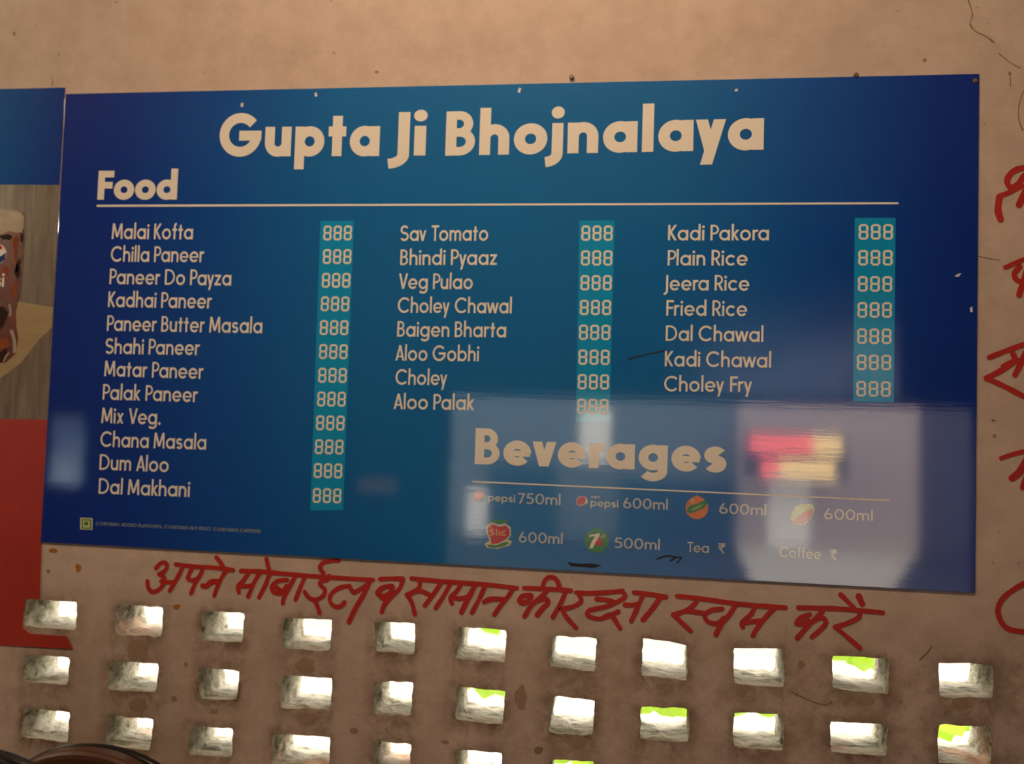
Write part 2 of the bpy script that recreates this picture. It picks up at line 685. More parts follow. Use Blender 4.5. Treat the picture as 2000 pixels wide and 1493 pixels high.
def glyph_polys(ch, w, sx=1.0):
    S, adv = glyph(ch, w)
    out = []
    for kind, d in S:
        if kind == 'line':
            out += ribbon(d, w / 2)
        elif kind == 'thin':
            out += ribbon(d, w * 0.35)
        elif kind == 'bowl':
            out += ribbon(d, w * 0.42)
        elif kind == 'ring':
            cx, cy, rx, ry = d
            out += ribbon(arc(cx, cy, rx, ry, 0, 360, 36)[:-1], w / 2, True)
        elif kind == 'dot':
            x, y, q = d
            out.append([Vector(p) for p in arc(x, y, q, q, 0, 360, 20)[:-1]])
        elif kind == 'diag':
            x0, y0, x1, y1 = d
            ln = math.hypot(x1 - x0, y1 - y0)
            q = (w / 2) * ln / max(abs(y1 - y0), 1e-6)
            q = min(q, w * 0.95)
            out.append([Vector((x0 - q, y0)), Vector((x0 + q, y0)), Vector((x1 + q, y1)), Vector((x1 - q, y1))])
    return out, adv


def lettering(mb, s, p0, p1, cap_px, weight, y, gap=None, lean=0.0):
    """a line of text on the board, from the left to the right end of its baseline"""
    gap = gap if gap is not None else 0.105 - 0.15 * (weight - 0.15)
    a, b = Vector(W(*p0)), Vector(W(*p1))
    cap = (Vector(W(p0[0], p0[1] - cap_px)) - a).length
    pen, polys = 0.0, []
    prev = ''
    for ch in s:
        g, adv = glyph_polys(ch, weight)
        if prev and ch != ' ' and prev != ' ':
            k = gap
            if ch in 'vyVwA' or prev in 'vyVwA':
                k *= 0.35
            if prev in 'TFP' or (prev in 'r' and ch in 'aeo'):
                k *= 0.25
            if prev in 'kK':
                k *= 0.5
            pen += k
        polys += [[q + Vector((pen, 0)) for q in poly] for poly in g]
        pen += adv
        prev = ch
    x0 = min(q.x for poly in polys for q in poly)
    x1 = max(q.x for poly in polys for q in poly)
    ex = (b - a) / (x1 - x0)
    ey = Vector((0, cap))
    mb.union([[a + ex * (q.x - x0 + lean * q.y) + ey * q.y for q in poly] for poly in polys], y)


def px_poly(mb, pts, y0, y1=None):
    w = [W(*p) for p in pts]
    if y1 is None:
        mb.face(w, y0)
    else:
        mb.sheet(w, y0, y1)


def smooth_path(pts, n=5):
    """Catmull-Rom through the points"""
    if len(pts) < 3:
        return pts
    out = []
    P_ = [pts[0]] + list(pts) + [pts[-1]]
    for i in range(1, len(P_) - 2):
        p0, p1, p2, p3 = (Vector((q[0], q[1])) for q in P_[i - 1:i + 3])
        for k in range(n):
            t = k / n
            out.append(tuple(0.5 * ((2 * p1) + (p2 - p0) * t + (2 * p0 - 5 * p1 + 4 * p2 - p3) * t * t + (3 * p1 - p0 - 3 * p2 + p3) * t ** 3)))
    out.append(tuple(pts[-1]))
    return out


# ================================================================== the setting
HOLES = [  # corner points (top left, top right, bottom right, bottom left) of the ventilation holes, row by row
    [[(52, 1170), (151, 1177), (149, 1232), (46, 1223)], [(225, 1181), (318, 1186), (316, 1244), (226, 1240)], [(394, 1193), (477, 1198), (474, 1255), (393, 1252)],
     [(553, 1207), (650, 1211), (643, 1273), (551, 1266)], [(732, 1214), (812, 1217), (809, 1279), (733, 1272)], [(895, 1224), (989, 1231), (987, 1294), (889, 1287)],
     [(1078, 1242), (1166, 1247), (1163, 1314), (1073, 1302)], [(1253, 1247), (1344, 1259), (1343, 1330), (1252, 1320)], [(1432, 1266), (1533, 1268), (1532, 1343), (1433, 1335)],
     [(1625, 1281), (1738, 1287), (1735, 1357), (1626, 1345)], [(1832, 1293), (1940, 1300), (1938, 1365), (1836, 1362)]],
    [[(48, 1278), (136, 1284), (133, 1339), (45, 1332)], [(215, 1292), (310, 1296), (305, 1353), (210, 1349)], [(386, 1304), (467, 1311), (463, 1368), (392, 1366)],
     [(550, 1320), (650, 1324), (646, 1388), (546, 1384)], [(731, 1331), (807, 1333), (802, 1399), (729, 1395)], [(890, 1341), (987, 1350), (982, 1416), (890, 1407)],
     [(1080, 1358), (1162, 1368), (1158, 1439), (1070, 1432)], [(1250, 1380), (1347, 1385), (1346, 1450), (1249, 1445)], [(1433, 1392), (1532, 1396), (1530, 1468), (1433, 1460)],
     [(1622, 1410), (1735, 1416), (1732, 1478), (1622, 1470)], [(1832, 1416), (1938, 1420), (1936, 1496), (1831, 1490)]],
    [[(48, 1384), (136, 1391), (132, 1451), (41, 1440)], [(210, 1398), (299, 1405), (292, 1468), (206, 1455)], [(372, 1420), (456, 1423), (453, 1480), (369, 1474)],
     [(533, 1435), (645, 1440), (643, 1502), (531, 1496)], [(728, 1447), (803, 1455), (801, 1516), (731, 1508)], [(893, 1465), (981, 1471), (979, 1536), (890, 1530)],
     [(1075, 1484), (1160, 1488), (1158, 1556), (1070, 1550)], [(1246, 1505), (1344, 1510), (1342, 1576), (1246, 1570)], [(1430, 1518), (1530, 1524), (1528, 1592), (1430, 1586)],
     [(1620, 1536), (1733, 1542), (1730, 1606), (1620, 1600)], [(1830, 1545), (1936, 1552), (1934, 1622), (1830, 1616)]],
]
X0, X1 = -4.4, 3.0       # side walls
YF = -4.2                # front wall
CEIL = EYE + 1.5
TH = 0.115


def build_back_wall():
    mb = MB()
    xa, xb, za, zb = -1.42, 0.90, EYE - 0.84, EYE - 0.22          # the finely divided zone round the holes
    NX, NZ = 116, 31
    xs = [X0 - 0.1] + [xa + (xb - xa) * i / NX for i in range(NX + 1)] + [X1 + 0.1]
    zs = [0.0] + [za + (zb - za) * i / NZ for i in range(NZ + 1)] + [CEIL]
    nx, nz = len(xs), len(zs)
    vs = [(x, 0, z) for z in zs for x in xs]
    off = len(vs)
    vs += [(xs[0], TH, zs[0]), (xs[-1], TH, zs[0]), (xs[-1], TH, zs[-1]), (xs[0], TH, zs[-1])]
    fs = [(j * nx + i, j * nx + i + 1, (j + 1) * nx + i + 1, (j + 1) * nx + i) for j in range(nz - 1) for i in range(nx - 1)]
    fs.append((off + 1, off, off + 3, off + 2))
    bottom = list(range(nx))
    top = [(nz - 1) * nx + i for i in range(nx)]
    left = [j * nx for j in range(nz)]
    rt = [j * nx + nx - 1 for j in range(nz)]
    fs.append(tuple([off] + [off + 1] + bottom[::-1]))
    fs.append(tuple([off + 2, off + 3] + top))
    fs.append(tuple([off + 3, off] + left))
    fs.append(tuple([off + 1, off + 2] + rt[::-1]))
    mb.add(vs, fs)
    wall = mb.build('wall_back', [M['wall'], M['hole']])
    cut = MB()
    for row in HOLES:
        for q in row:
            c = [Vector(W(*p)) for p in q]
            n = 7
            ring = []
            mid = sum(c, Vector((0, 0))) / 4
            for k in range(4):
                a, b = c[k], c[(k + 1) % 4]
                for i in range(n):
                    t = i / n
                    p = a.lerp(b, t)
                    if i == 0:
                        p = p.lerp(mid, 0.035)
                    ring.append(p)
            L_ = 9
            vs2, N = [], len(ring)
            for j in range(L_ + 1):
                y = -0.02 + (TH + 0.04) * j / L_
                for p in ring:
                    nz_ = noise.noise_vector(Vector((p.x * 45, y * 45 + 3.1, p.y * 45)))
                    n2 = noise.noise_vector(Vector((p.x * 110, y * 110 + 9, p.y * 110)))
                    amp = 0.0026 if y < 0.004 else 0.0046
                    d = Vector((nz_[0] + 0.5 * n2[0], nz_[2] + 0.5 * n2[2])) * amp
                    vs2.append((p.x + d.x, y, p.y + d.y))
            f2 = []
            for j in range(L_):
                for i in range(N):
                    a, b = j * N + i, j * N + (i + 1) % N
                    f2.append((a, b, b + N, a + N))
            f2.append(tuple(range(N - 1, -1, -1)))
            f2.append(tuple(range(L_ * N, (L_ + 1) * N)))
            cut.add(vs2, f2)
    cutter = cut.build('hole_cutter', M['hole'])
    bm = bmesh.new()
    bm.from_mesh(cutter.data)
    bmesh.ops.recalc_face_normals(bm, faces=bm.faces)
    bm.to_mesh(cutter.data)
    bm.free()
    bm = bmesh.new()
    bm.from_mesh(wall.data)
    bmesh.ops.recalc_face_normals(bm, faces=bm.faces)
    bm.to_mesh(wall.data)
    bm.free()
    md = wall.modifiers.new('holes', 'BOOLEAN')
    md.operation = 'DIFFERENCE'
    md.solver = 'EXACT'
    md.object = cutter
    dg = bpy.context.evaluated_depsgraph_get()
    me = bpy.data.meshes.new_from_object(wall.evaluated_get(dg))
    wall.modifiers.remove(md)
    wall.data = me
    bpy.data.objects.remove(cutter)
    me.materials.clear()
    me.materials.append(M['wall'])
    me.materials.append(M['hole'])
    at = me.color_attributes.new('damp_shade', 'FLOAT_COLOR', 'POINT')
    hs = []
    for row in HOLES:
        for q in row:
            c = [W(*p) for p in q]
            hs.append((min(p[0] for p in c), max(p[0] for p in c), min(p[1] for p in c), max(p[1] for p in c), random.random()))
    for v in me.vertices:
        x, y, z = v.co
        s = 0.0
        if abs(y) < 0.002 and za - 0.01 < z < zb + 0.01 and xa - 0.01 < x < xb + 0.01:
            for a, b, c, d, rnd in hs:
                dx = max(a - x, 0, x - b)
                if z < c:
                    dz = (c - z) * (0.42 + 0.3 * rnd)
                elif z > d:
                    dz = (z - d) * 1.6
                else:
                    dz = 0
                dd = math.hypot(dx * 1.5, dz)
                s = max(s, (1 - dd / 0.028) * (0.65 + 0.35 * rnd))
        g = max(0.0, min(1.0, (EYE - 0.30 - z) / 0.14)) * max(0.35, min(1.0, 0.55 + 0.6 * x))  # low wall dirt, with corner shade painted in towards the right
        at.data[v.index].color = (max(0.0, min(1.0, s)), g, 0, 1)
    for p in me.polygons:
        c = p.center
        inside = abs(p.normal.y) < 0.8 and 0.0005 < c.y < TH - 0.0005 and EYE - 1 < c.z < EYE - 0.1 and -1.5 < c.x < 1.0
        p.material_index = 1 if inside else 0
    tag(wall, kind='structure')
    return wall


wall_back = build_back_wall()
M['crack'] = plain('crack_brown', (0.27, 0.17, 0.12), 0.9)  # plain brown for the cracks and small specks
M['stain'] = plain('brown_stain', (0.36, 0.235, 0.155), 0.9, 0.3, 60)
M['rust'] = plain('rust_stain', (0.42, 0.15, 0.03), 0.9, 0.3, 60)


def struct(name, mb, mat):
    o = mb.build(name, mat)
    tag(o, kind='structure')
    return o


M['floor'] = plain('grey_cement', (0.07, 0.06, 0.05), 0.7, 0.25, 6)
M['room'] = plain('cream_distemper', (0.26, 0.19, 0.13), 0.85, 0.1, 5)
M['dark_room'] = plain('dark_green_distemper', (0.018, 0.020, 0.022), 0.8, 0.15, 5)
M['ceiling'] = plain('ceiling_distemper', (0.16, 0.12, 0.09), 0.9, 0.08, 4)

b = MB(); b.box((X0 - .1, -4.32, -0.1), (X1 + .1, TH, 0.0)); struct('floor', b, M['floor'])
b = MB(); b.box((X0 - .1, -4.32, CEIL), (X1 + .1, TH, CEIL + .12)); struct('ceiling', b, M['ceiling'])
b = MB(); b.box((X0 - .1, YF, 0), (X0, 0, CEIL)); struct('wall_left', b, M['room'])
b = MB(); b.box((X1, YF, 0), (X1 + .1, 0, CEIL)); struct('wall_right', b, M['room'])
# front wall with the wide shop opening and one small window
ox0, oz1 = RF(880, 795, 4.2)
ox1, _ = RF(1908, 795, 4.2)
_, oz1 = RF(1700, 795, 4.2)
wx0, wz1 = RF(92, 800, 4.2)
wx1, wz0 = RF(160, 950, 4.2)
tx0, tz1 = RF(1180, 440, 4.2)
tx1, _ = RF(1762, 700, 4.2)
tz0 = oz1 + 0.05
b = MB()
y0, y1 = YF - 0.12, YF
b.box((X0 - .1, y0, 0), (wx0, y1, CEIL))
b.box((wx0, y0, 0), (wx1, y1, wz0)); b.box((wx0, y0, wz1), (wx1, y1, CEIL))
b.box((wx1, y0, 0), (ox0, y1, CEIL))
b.box((ox0, y0, oz1), (ox1, y1, tz0)); b.box((ox0, y0, tz0), (tx0, y1, tz1)); b.box((tx1, y0, tz0), (ox1, y1, tz1)); b.box((ox0, y0, tz1), (ox1, y1, CEIL))
b.box((ox1, y0, 0), (X1 + .1, y1, CEIL))
struct('wall_front', b, M['dark_room'])

# added frosted pane over the opening, there to mirror a haze in the board
def frosted(name, lo, hi, x0, x1, z0, z1):
    """mottled translucent sheet, its colour faded to the top and left to paint a soft haze"""
    fr = NT(name)
    tr = fr.n('ShaderNodeBsdfTranslucent')
    tc = fr.n('ShaderNodeTexCoord')
    sp = fr.n('ShaderNodeSeparateXYZ')
    fr.l(tc.outputs['Object'], sp.inputs[0])

    def span(sock, a, b):
        mr = fr.n('ShaderNodeMapRange', interpolation_type='SMOOTHSTEP')
        mr.inputs['From Min'].default_value = a
        mr.inputs['From Max'].default_value = b
        fr.l(sock, mr.inputs[0])
        return mr.outputs[0]
    n = fr.ramp(fr.noise(fr.coord(), 2.2, 4), [(0.3, lo), (0.7, hi)])
    k = fr.math('MULTIPLY', span(sp.outputs[2], z1, z0), span(sp.outputs[0], x0, x1))  # falloff of the haze, painted into the sheet's colour
    fr.l(fr.mix(k, (0.004, 0.004, 0.004), n), tr.inputs[0])
    fr.l(tr.outputs[0], fr.t.nodes['Material Output'].inputs[0])
    return fr.m


b = MB(); b.box((tx0, YF - 0.07, tz0), (tx1, YF - 0.065, tz1))
struct('haze_pane', b, frosted('frosted_sheet', (0.22, 0.25, 0.31), (0.46, 0.48, 0.54), tx0, tx0 + 0.65 * (tx1 - tx0), tz0 - 0.1, tz1))
b = MB(); b.box((wx0, YF - 0.07, wz0), (wx1, YF - 0.065, wz1))
struct('window_2', b, frosted('frosted_small_pane', (0.45, 0.55, 0.68), (0.85, 0.92, 0.98), wx0 - 0.2, wx0 + 0.05, wz0 - 0.1, wz1 + 0.7))
print('opening', ox0, ox1, oz1, 'window', wx0, wx1, wz0, wz1)

# ================================================================== outside
M['earth'] = plain('pale_dusty_ground', (0.34, 0.31, 0.26), 0.95, 0.12, 4)
M['lime'] = plain('yard_wall_plaster', (0.40, 0.38, 0.34), 0.9, 0.08, 3)
M['street'] = plain('dark_asphalt', (0.035, 0.037, 0.042), 0.9, 0.2, 3)
M['facade'] = plain('pinkish_facade', (0.36, 0.29, 0.27), 0.85, 0.12, 1.2)
M['dark_shutter'] = plain('dark_blue_shutter', (0.03, 0.05, 0.07), 0.5, 0.2, 4)
M['white_pillar'] = plain('white_pillar_paint', (0.80, 0.76, 0.70), 0.7, 0.06, 4)

b = MB(); b.box((-12, TH, -0.4), (12, 14, -0.1)); struct('ground', b, M['earth'])
b = MB(); b.box((-9, 4.5, -0.1), (9, 4.7, 1.9)); struct('wall_yard', b, M['lime'])
b = MB(); b.box((-14, -16, -0.2), (14, -4.32, -0.05)); struct('street', b, M['street'])

M['street'].node_tree.nodes['Principled BSDF'].inputs['Specular IOR Level'].default_value = 0.05
b = MB()
pv = [(RF(1440, 900, 10)[0], -9.99), (RF(1790, 900, 10)[0], -9.99), (RF(1735, 900, 6.6)[0], -6.6), (RF(1480, 900, 6.6)[0], -6.6)]
b.add([(x, y, -0.05) for x, y in pv] + [(x, y, 0.0) for x, y in pv], [(0, 1, 2, 3), (7, 6, 5, 4), (0, 4, 5, 1), (1, 5, 6, 2), (2, 6, 7, 3), (3, 7, 4, 0)])
struct('pavement', b, M['earth'])

# building across the street
YB = 10.0
root = tag(empty('building', (1.5, -YB - 1.0, -0.05)), 'pinkish building across the street, mirrored in the menu board', 'building')
fx0 = RF(1440, 900, YB)[0]
fx1 = RF(1795, 900, YB)[0]
b = MB(); b.box((fx0, -YB - 2.0, -0.05), (fx1, -YB, 5.0)); b.build('wall', M['facade'], root)
M['grey_facade'] = plain('blue_grey_facade', (0.12, 0.135, 0.15), 0.85, 0.2, 1.0)
b = MB(); b.box((-14, -YB - 2.0, -0.05), (fx0 - 0.005, -YB - 0.05, 5.0)); b.build('wing', M['grey_facade'], root)
M['dark_facade'] = plain('dark_facade', (0.05, 0.05, 0.06), 0.85, 0.2, 1.0)
b = MB(); b.box((fx1 + 0.005, -YB - 2.0, -0.05), (14, -YB - 0.05, 5.0)); b.build('wing', M['dark_facade'], root)


def refl_rect(p, q, depth):
    x0, z1 = RF(*p, depth)
    x1, z0 = RF(*q, depth)
    return x0, x1, z0, z1


for p, q in (((955, 900), (1075, 1240)), ((1215, 930), (1430, 1240))):
    x0, x1, z0, z1 = refl_rect(p, q, YB)
    b = MB()
    n = 14
    for i in range(n):
        za, zb = max(z0, -0.05) + (z1 - max(z0, -0.05)) * i / n, max(z0, -0.05) + (z1 - max(z0, -0.05)) * (i + 0.85) / n
        b.box((x0, -YB, za), (x1, -YB + 0.05, zb))
    b.build('roller_shutter', M['dark_shutter'], root)
for p, q in (((915, 955), (945, 1250)), ((1135, 800), (1190, 905)), ((1500, 930), (1575, 1250))):
    x0, x1, z0, z1 = refl_rect(p, q, YB)
    b = MB(); b.box((x0, -YB - 0.1, max(z0, -0.05)), (x1, -YB + 0.05, z1)); b.build('pillar', M['white_pillar'], root)


def emissive(name, col, strength):
    t = NT(name)
    f = t.noise(t.coord(), 3.0, 3)
    t.base(col)
    c = Vector(col[:3])
    t.l(t.mix(f, tuple(c * 0.8), tuple(c * 1.15)), t.b.inputs['Emission Color'])
    t.set(Emission_Strength=strength, Roughness=0.5)
    return t.m


M['lit_red'] = emissive('backlit_red', (1.0, 0.16, 0.14, 1), 2.6)
M['lit_amber'] = emissive('backlit_amber', (1.0, 0.66, 0.26, 1), 2.4)
YS = 9.4
sg = tag(empty('shop_sign', (*[0, -YS], 0)), 'backlit red and amber sign of two strips over the shop across the street', 'sign')
x0, x1, z0, z1 = refl_rect((1465, 850), (1650, 932), YS)
b = MB(); b.box((x0 - 0.04, -YS - 0.12, z0 - 0.03), (x1 + 0.04, -YS - 0.02, z1 + 0.03)); b.build('sign_box', M['dark_shutter'], sg)
for (ya, yb, xm) in ((850, 886, 1588), (898, 932, 1522)):
    xa, xm_, zb_, zt_ = refl_rect((1465 if ya < 890 else 1486, ya), (xm, yb), YS)
    _, xe, _, _ = refl_rect((xm, ya), (1645 if ya < 890 else 1632, yb), YS)
    b = MB(); b.box((xa, -YS - 0.02, zb_), (xm_, -YS, zt_)); b.build('red_strip', M['lit_red'], sg)
    b = MB(); b.box((xm_, -YS - 0.02, zb_), (xe, -YS, zt_)); b.build('amber_strip', M['lit_amber'], sg)
for xx in (x0 + 0.2, x1 - 0.26):
    b = MB(); b.box((xx, -YB + 0.06, z1 - 0.2), (xx + 0.06, -YS - 0.12, z1 - 0.14)); b.build('bracket', M['dark_shutter'], sg)

x0, x1, z0, z1 = refl_rect((703, 935), (775, 962), 4.2)
pl = tag(empty('notice_plate', ((x0 + x1) / 2, YF, z0)), 'small pink notice plate on the front wall, mirrored below the first price column', 'sign')
M['pink_plate'] = plain('pink_enamel', (0.85, 0.42, 0.42), 0.4)
b = MB(); b.box((x0, YF, z0), (x1, YF + 0.02, z1)); b.build('plate', M['pink_plate'], pl)

# leaves hanging beside the holes outside
M['leaf'] = plain('fresh_leaf', (0.30, 0.62, 0.03), 0.5, 0.25, 20)
M['stem'] = plain('green_stem', (0.16, 0.30, 0.05), 0.6)


def plant(pts, label, ysh, gap):
    """a leafy creeper hanging from the eaves outside, its leaf tips showing in a hole; pts are the seen points"""
    ctr = P(*pts[0], ysh)
    rt = tag(empty('hanging_creeper', (ctr.x, TH + 0.02, EYE + 1.3)), label, 'plant', 'creepers behind the wall')
    st, lf = MB(), MB()
    for k, p in enumerate(pts):
        c = P(*p, ysh)
        up = P(p[0], p[1] - 32, ysh)
        side = P(gap, p[1] - 32, ysh)
        roof = Vector((side.x, TH + 0.02, EYE + 1.3))
        st.tube([roof, roof + Vector((0, (ysh - TH) * 0.9, 0.05)), side + Vector((0, 0, 0.4)), side + Vector((0, 0, 0.05)), side, up, c + Vector((0, 0, 0.03))], 0.004, 7)
        for j in range(5):
            a = random.uniform(0, 2 * math.pi)
            o = c + Vector((random.uniform(-.03, .03), random.uniform(-.03, .03), random.uniform(0.03, 0.09)))
            ln = random.uniform(0.07, 0.11)
            d = Vector((math.cos(a), math.sin(a) * 0.5, random.uniform(-1.1, -0.3))).normalized()
            s_ = d.cross(Vector((0, 1, 0.3))).normalized() * ln * 0.42
            n_ = d.cross(s_).normalized() * 0.004
            lf.add([o, o + d * ln * .35 + s_, o + d * ln * .7 + s_ * .8, o + d * ln, o + d * ln * .7 - s_ * .8, o + d * ln * .35 - s_, o + d * ln * .5 + n_ * 3],
                   [(0, 1, 6), (1, 2, 6), (2, 3, 6), (3, 4, 6), (4, 5, 6), (5, 0, 6)])
    st.build('stem', M['stem'], rt, smooth=True)
    lf.build('foliage', M['leaf'], rt)


plant([(940, 1222), (955, 1345), (975, 1352)], 'green creeper leaves showing in the sixth column of holes', 0.75, 1034)
plant([(1300, 1378), (1270, 1376), (1335, 1380)], 'lime green creeper leaves filling the top of the second-row hole under the slogan', 0.70, 1392)
plant([(1460, 1392), (1130, 1487), (1160, 1490)], 'green creeper with leaf tips peeping into two lower holes', 0.8, 1210)
plant([(1690, 1296), (1842, 1404), (1705, 1292)], 'green creeper behind the holes at the right end', 0.7, 1786)

for k, (pth, hw) in enumerate((([(1889, -6), (1896, 16), (1899, 30), (1895, 48), (1906, 62), (1925, 71), (1942, 84)], 1.4), ([(1950, 104), (1972, 122), (1994, 134)], 1.0), ([(1999, 178), (1990, 205), (1990, 235), (1998, 256)], 1.4),
                      ([(1972, 140), (1973, 156), (1974, 170)], 0.9), ([(1905, 500), (1935, 506), (1952, 508)], 0.8), ([(1545, 1352), (1562, 1360), (1590, 1372), (1612, 1377), (1626, 1370)], 1.3),
                      ([(1795, 1290), (1812, 1274), (1820, 1262)], 1.3), ([(100, 150), (103, 160), (101, 170)], 1.0))):
    b = MB()
    w_ = [W(*p) for p in smooth_path(pth, 4)]
    hs_ = [hw * 0.001 * random.uniform(0.5, 1.3) for _ in w_]
    for q in ribbon(w_, hs_):
        b.face([tuple(p) for p in q], -0.0006)
    b.build('crack', M['crack'], wall_back)
for cx, cy, r, sq, mt in ((1018, 1364, 12, 1.9, 'stain'), (691, 1428, 8, 0.8, 'stain'), (363, 1299, 4, 1.2, 'stain'), (340, 1366, 6, 1.0, 'stain'), (1565, 1298, 7, 1.2, 'stain'), (1758, 1372, 6, 0.7, 'stain'), (1290, 1342, 9, 0.6, 'stain'),
                          (1052, 1466, 9, 0.9, 'crack'), (418, 1390, 9, 0.6, 'stain'), (1116, 1330, 7, 0.6, 'stain'), (870, 1450, 8, 0.5, 'stain'), (153, 1110, 5.5, 1.5, 'rust'), (95, 1117, 4, 0.8, 'crack'), (104, 1076, 9, 0.5, 'rust'), (345, 1186, 8, 0.6, 'rust'), (1806, 118, 3.5, 0.9, 'crack'), (1972, 144, 3, 1.2, 'crack'),
                          (28, 66, 3, 1.5, 'stain'), (736, 141, 4, 0.7, 'stain'), (1940, 822, 4, 0.7, 'crack'), (1942, 852, 4, 1.0, 'stain'), (595, 1300, 20, 0.8, 'stain'), (270, 1270, 24, 0.9, 'stain'), (1590, 1215, 6, 0.5, 'stain'), (1880, 1376, 22, 0.5, 'stain'), (1690, 1370, 20, 0.5, 'stain'), (1450, 1352, 10, 1.2, 'stain'), (270, 1378, 18, 0.8, 'stain'), (600, 1405, 20, 0.6, 'stain'), (1130, 1450, 18, 0.7, 'stain')):
    ph_ = random.uniform(0, 9)
    pts_ = []
    for i in range(26):
        a_ = 2 * math.pi * i / 26
        rr = r * (1 + 0.38 * noise.noise(Vector((math.cos(a_) * 1.6 + ph_, math.sin(a_) * 1.6, cx * 0.1))))
        pts_.append((cx + rr * math.cos(a_), cy + rr * sq * math.sin(a_)))
    b = MB(); px_poly(b, pts_, -0.0005); b.build('stain', M[mt], wall_back)

# ================================================================== lamp above the board (out of the frame)
def tube_lamp(cx, cy, half, mat, label, drop=0.06):
    top = CEIL - drop
    lr = tag(empty('tube_light', (cx, cy, CEIL)), label, 'lamp')
    b = MB(); b.box((cx - half - 0.03, cy - 0.04, top - 0.05), (cx + half + 0.03, cy + 0.04, top)); b.build('housing', M['white_pillar'], lr, bevel=0.006)
    b = MB(); b.tube([(cx - half, cy, top - 0.075), (cx + half, cy, top - 0.075)], 0.016, 14); b.build('tube', mat, lr, smooth=True)
    for x in (cx - half, cx + half):
        b = MB(); b.box((x - 0.015, cy - 0.018, top - 0.095), (x + 0.015, cy + 0.018, top - 0.045)); b.build('tube_holder', M['white_pillar'], lr)
    for x in (cx - half * 0.6, cx + half * 0.6):
        b = MB(); b.tube([(x, cy, top), (x, cy, CEIL)], 0.006); b.build('hanger', M['white_pillar'], lr)


tube_lamp(-0.28, -1.25, 0.56, emissive('warm_tube', (1.0, 0.745, 0.49, 1), 136), 'warm fluorescent tube light hanging under the ceiling above the menu board')
tube_lamp(-2.95, -1.0, 0.40, emissive('white_tube', (1.0, 0.84, 0.58, 1), 230), 'shorter, whiter tube light hanging lower beyond the left end of the poster', 0.62)

# ================================================================== menu board
TL, TR, BR, BL = (131, 185), (1911, 146), (1903, 1158), (82, 1059)
xl, zt = W(*TL)
xr, zb = W(*BR)
YP = -0.005                        # face of the board
board = tag(empty('menu_board', ((xl + xr) / 2, 0, zb)),
            'big blue food and drinks menu board with cream lettering on the pink wall', 'menu board')
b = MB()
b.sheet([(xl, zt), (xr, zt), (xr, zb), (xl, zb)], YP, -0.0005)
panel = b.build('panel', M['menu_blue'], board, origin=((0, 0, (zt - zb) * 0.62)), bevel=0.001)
b = MB(); b.sheet([(xl - 0.0035, zt - 0.012), (xl - 0.0003, zt - 0.008), (xl - 0.0003, zt - 0.075), (xl - 0.001, zt - 0.07)], YP + 0.0008, -0.0006)
o = b.build('backing_edge', M['white_pillar'], board); o['label'] = 'white foam edge bared at the top left corner'
YT = YP - 0.0008
YS_ = YP - 0.0004

BOLD, REG = 0.23, 0.14
b = MB()
lettering(b, 'Gupta', (429.5, 307.4), (742, 306.6), 83.5, BOLD, YT)
lettering(b, 'Ji', (758.5, 306), (834, 305.5), 84.5, BOLD, YT)
lettering(b, 'Bhojnalaya', (870.5, 306), (1490.5, 294.3), 86, BOLD, YT)
b.build('title_lettering', M['white_print'], board)
b = MB(); lettering(b, 'Food', (193, 391.5), (348, 391.3), 56, BOLD, YT, 0.03); b.build('heading_lettering', M['white_print'], board)
b = MB(); lettering(b, 'Beverages', (928, 906.6), (1418, 923.4), 70, BOLD, YT); b.build('heading_lettering', M['white_print'], board)
b = MB(); px_poly(b, [(192, 401.5), (1753, 396.8), (1753, 400.6), (192, 405.6)], YT); b.build('heading_rule', M['white_print'], board)
b = MB(); px_poly(b, [(924, 939.4), (1737, 976.2), (1737, 979.0), (924, 942.2)], YT); b.build('heading_rule', M['white_print'], board)

DISHES = [
    ('Malai Kofta', 221, 468, 379, 469), ('Chilla Paneer', 219, 512.3, 401, 513.5), ('Paneer Do Payza', 216.6, 556, 453.7, 559),
    ('Kadhai Paneer', 213.8, 600.6, 416, 603.7), ('Paneer Butter Masala', 211.6, 647, 514, 652), ('Shahi Paneer', 208.5, 691.8, 392.4, 694.5),
    ('Matar Paneer', 206.4, 735.3, 399.5, 741), ('Palak Paneer', 203.3, 781, 388.7, 786.2), ('Mix Veg.', 200.8, 826.8, 316.3, 829.8),
    ('Chana Masala', 198.7, 872.8, 404.8, 878.8), ('Dum Aloo', 197, 917.6, 331.7, 922.6), ('Dal Makhani', 195.3, 964.3, 373.3, 971),
    ('Sav Tomato', 783.2, 472, 954, 471.6), ('Bhindi Pyaaz', 782.8, 518.9, 971, 518.7), ('Veg Pulao', 780, 565.5, 924, 566), ('Choley Chawal', 778, 612, 1000, 613.2),
    ('Baigen Bharta', 777, 658.4, 989, 660), ('Aloo Gobhi', 773.7, 705, 936.5, 706.7), ('Choley', 773.5, 752, 874, 753), ('Aloo Palak', 770, 799.4, 927, 801.6),
    ('Kadi Pakora', 1304.4, 471, 1501, 471), ('Plain Rice', 1303.6, 519.9, 1459.4, 520), ('Jeera Rice', 1296, 568.4, 1462.7, 569), ('Fried Rice', 1301, 617.4, 1458.4, 618.5),
    ('Dal Chawal', 1299.8, 666.6, 1490, 668.7), ('Kadi Chawal', 1298, 716.2, 1505, 719), ('Choley Fry', 1296.7, 765, 1467.8, 766.7)]
for s, ax, ay, bx, by in DISHES:
    b = MB()
    lettering(b, s, (ax, ay), (bx, by), 30.2, REG, YT)
    o = b.build('dish_name', M['white_print'], board)
    o['label'] = 'cream lettering reading ' + s.rstrip('.')


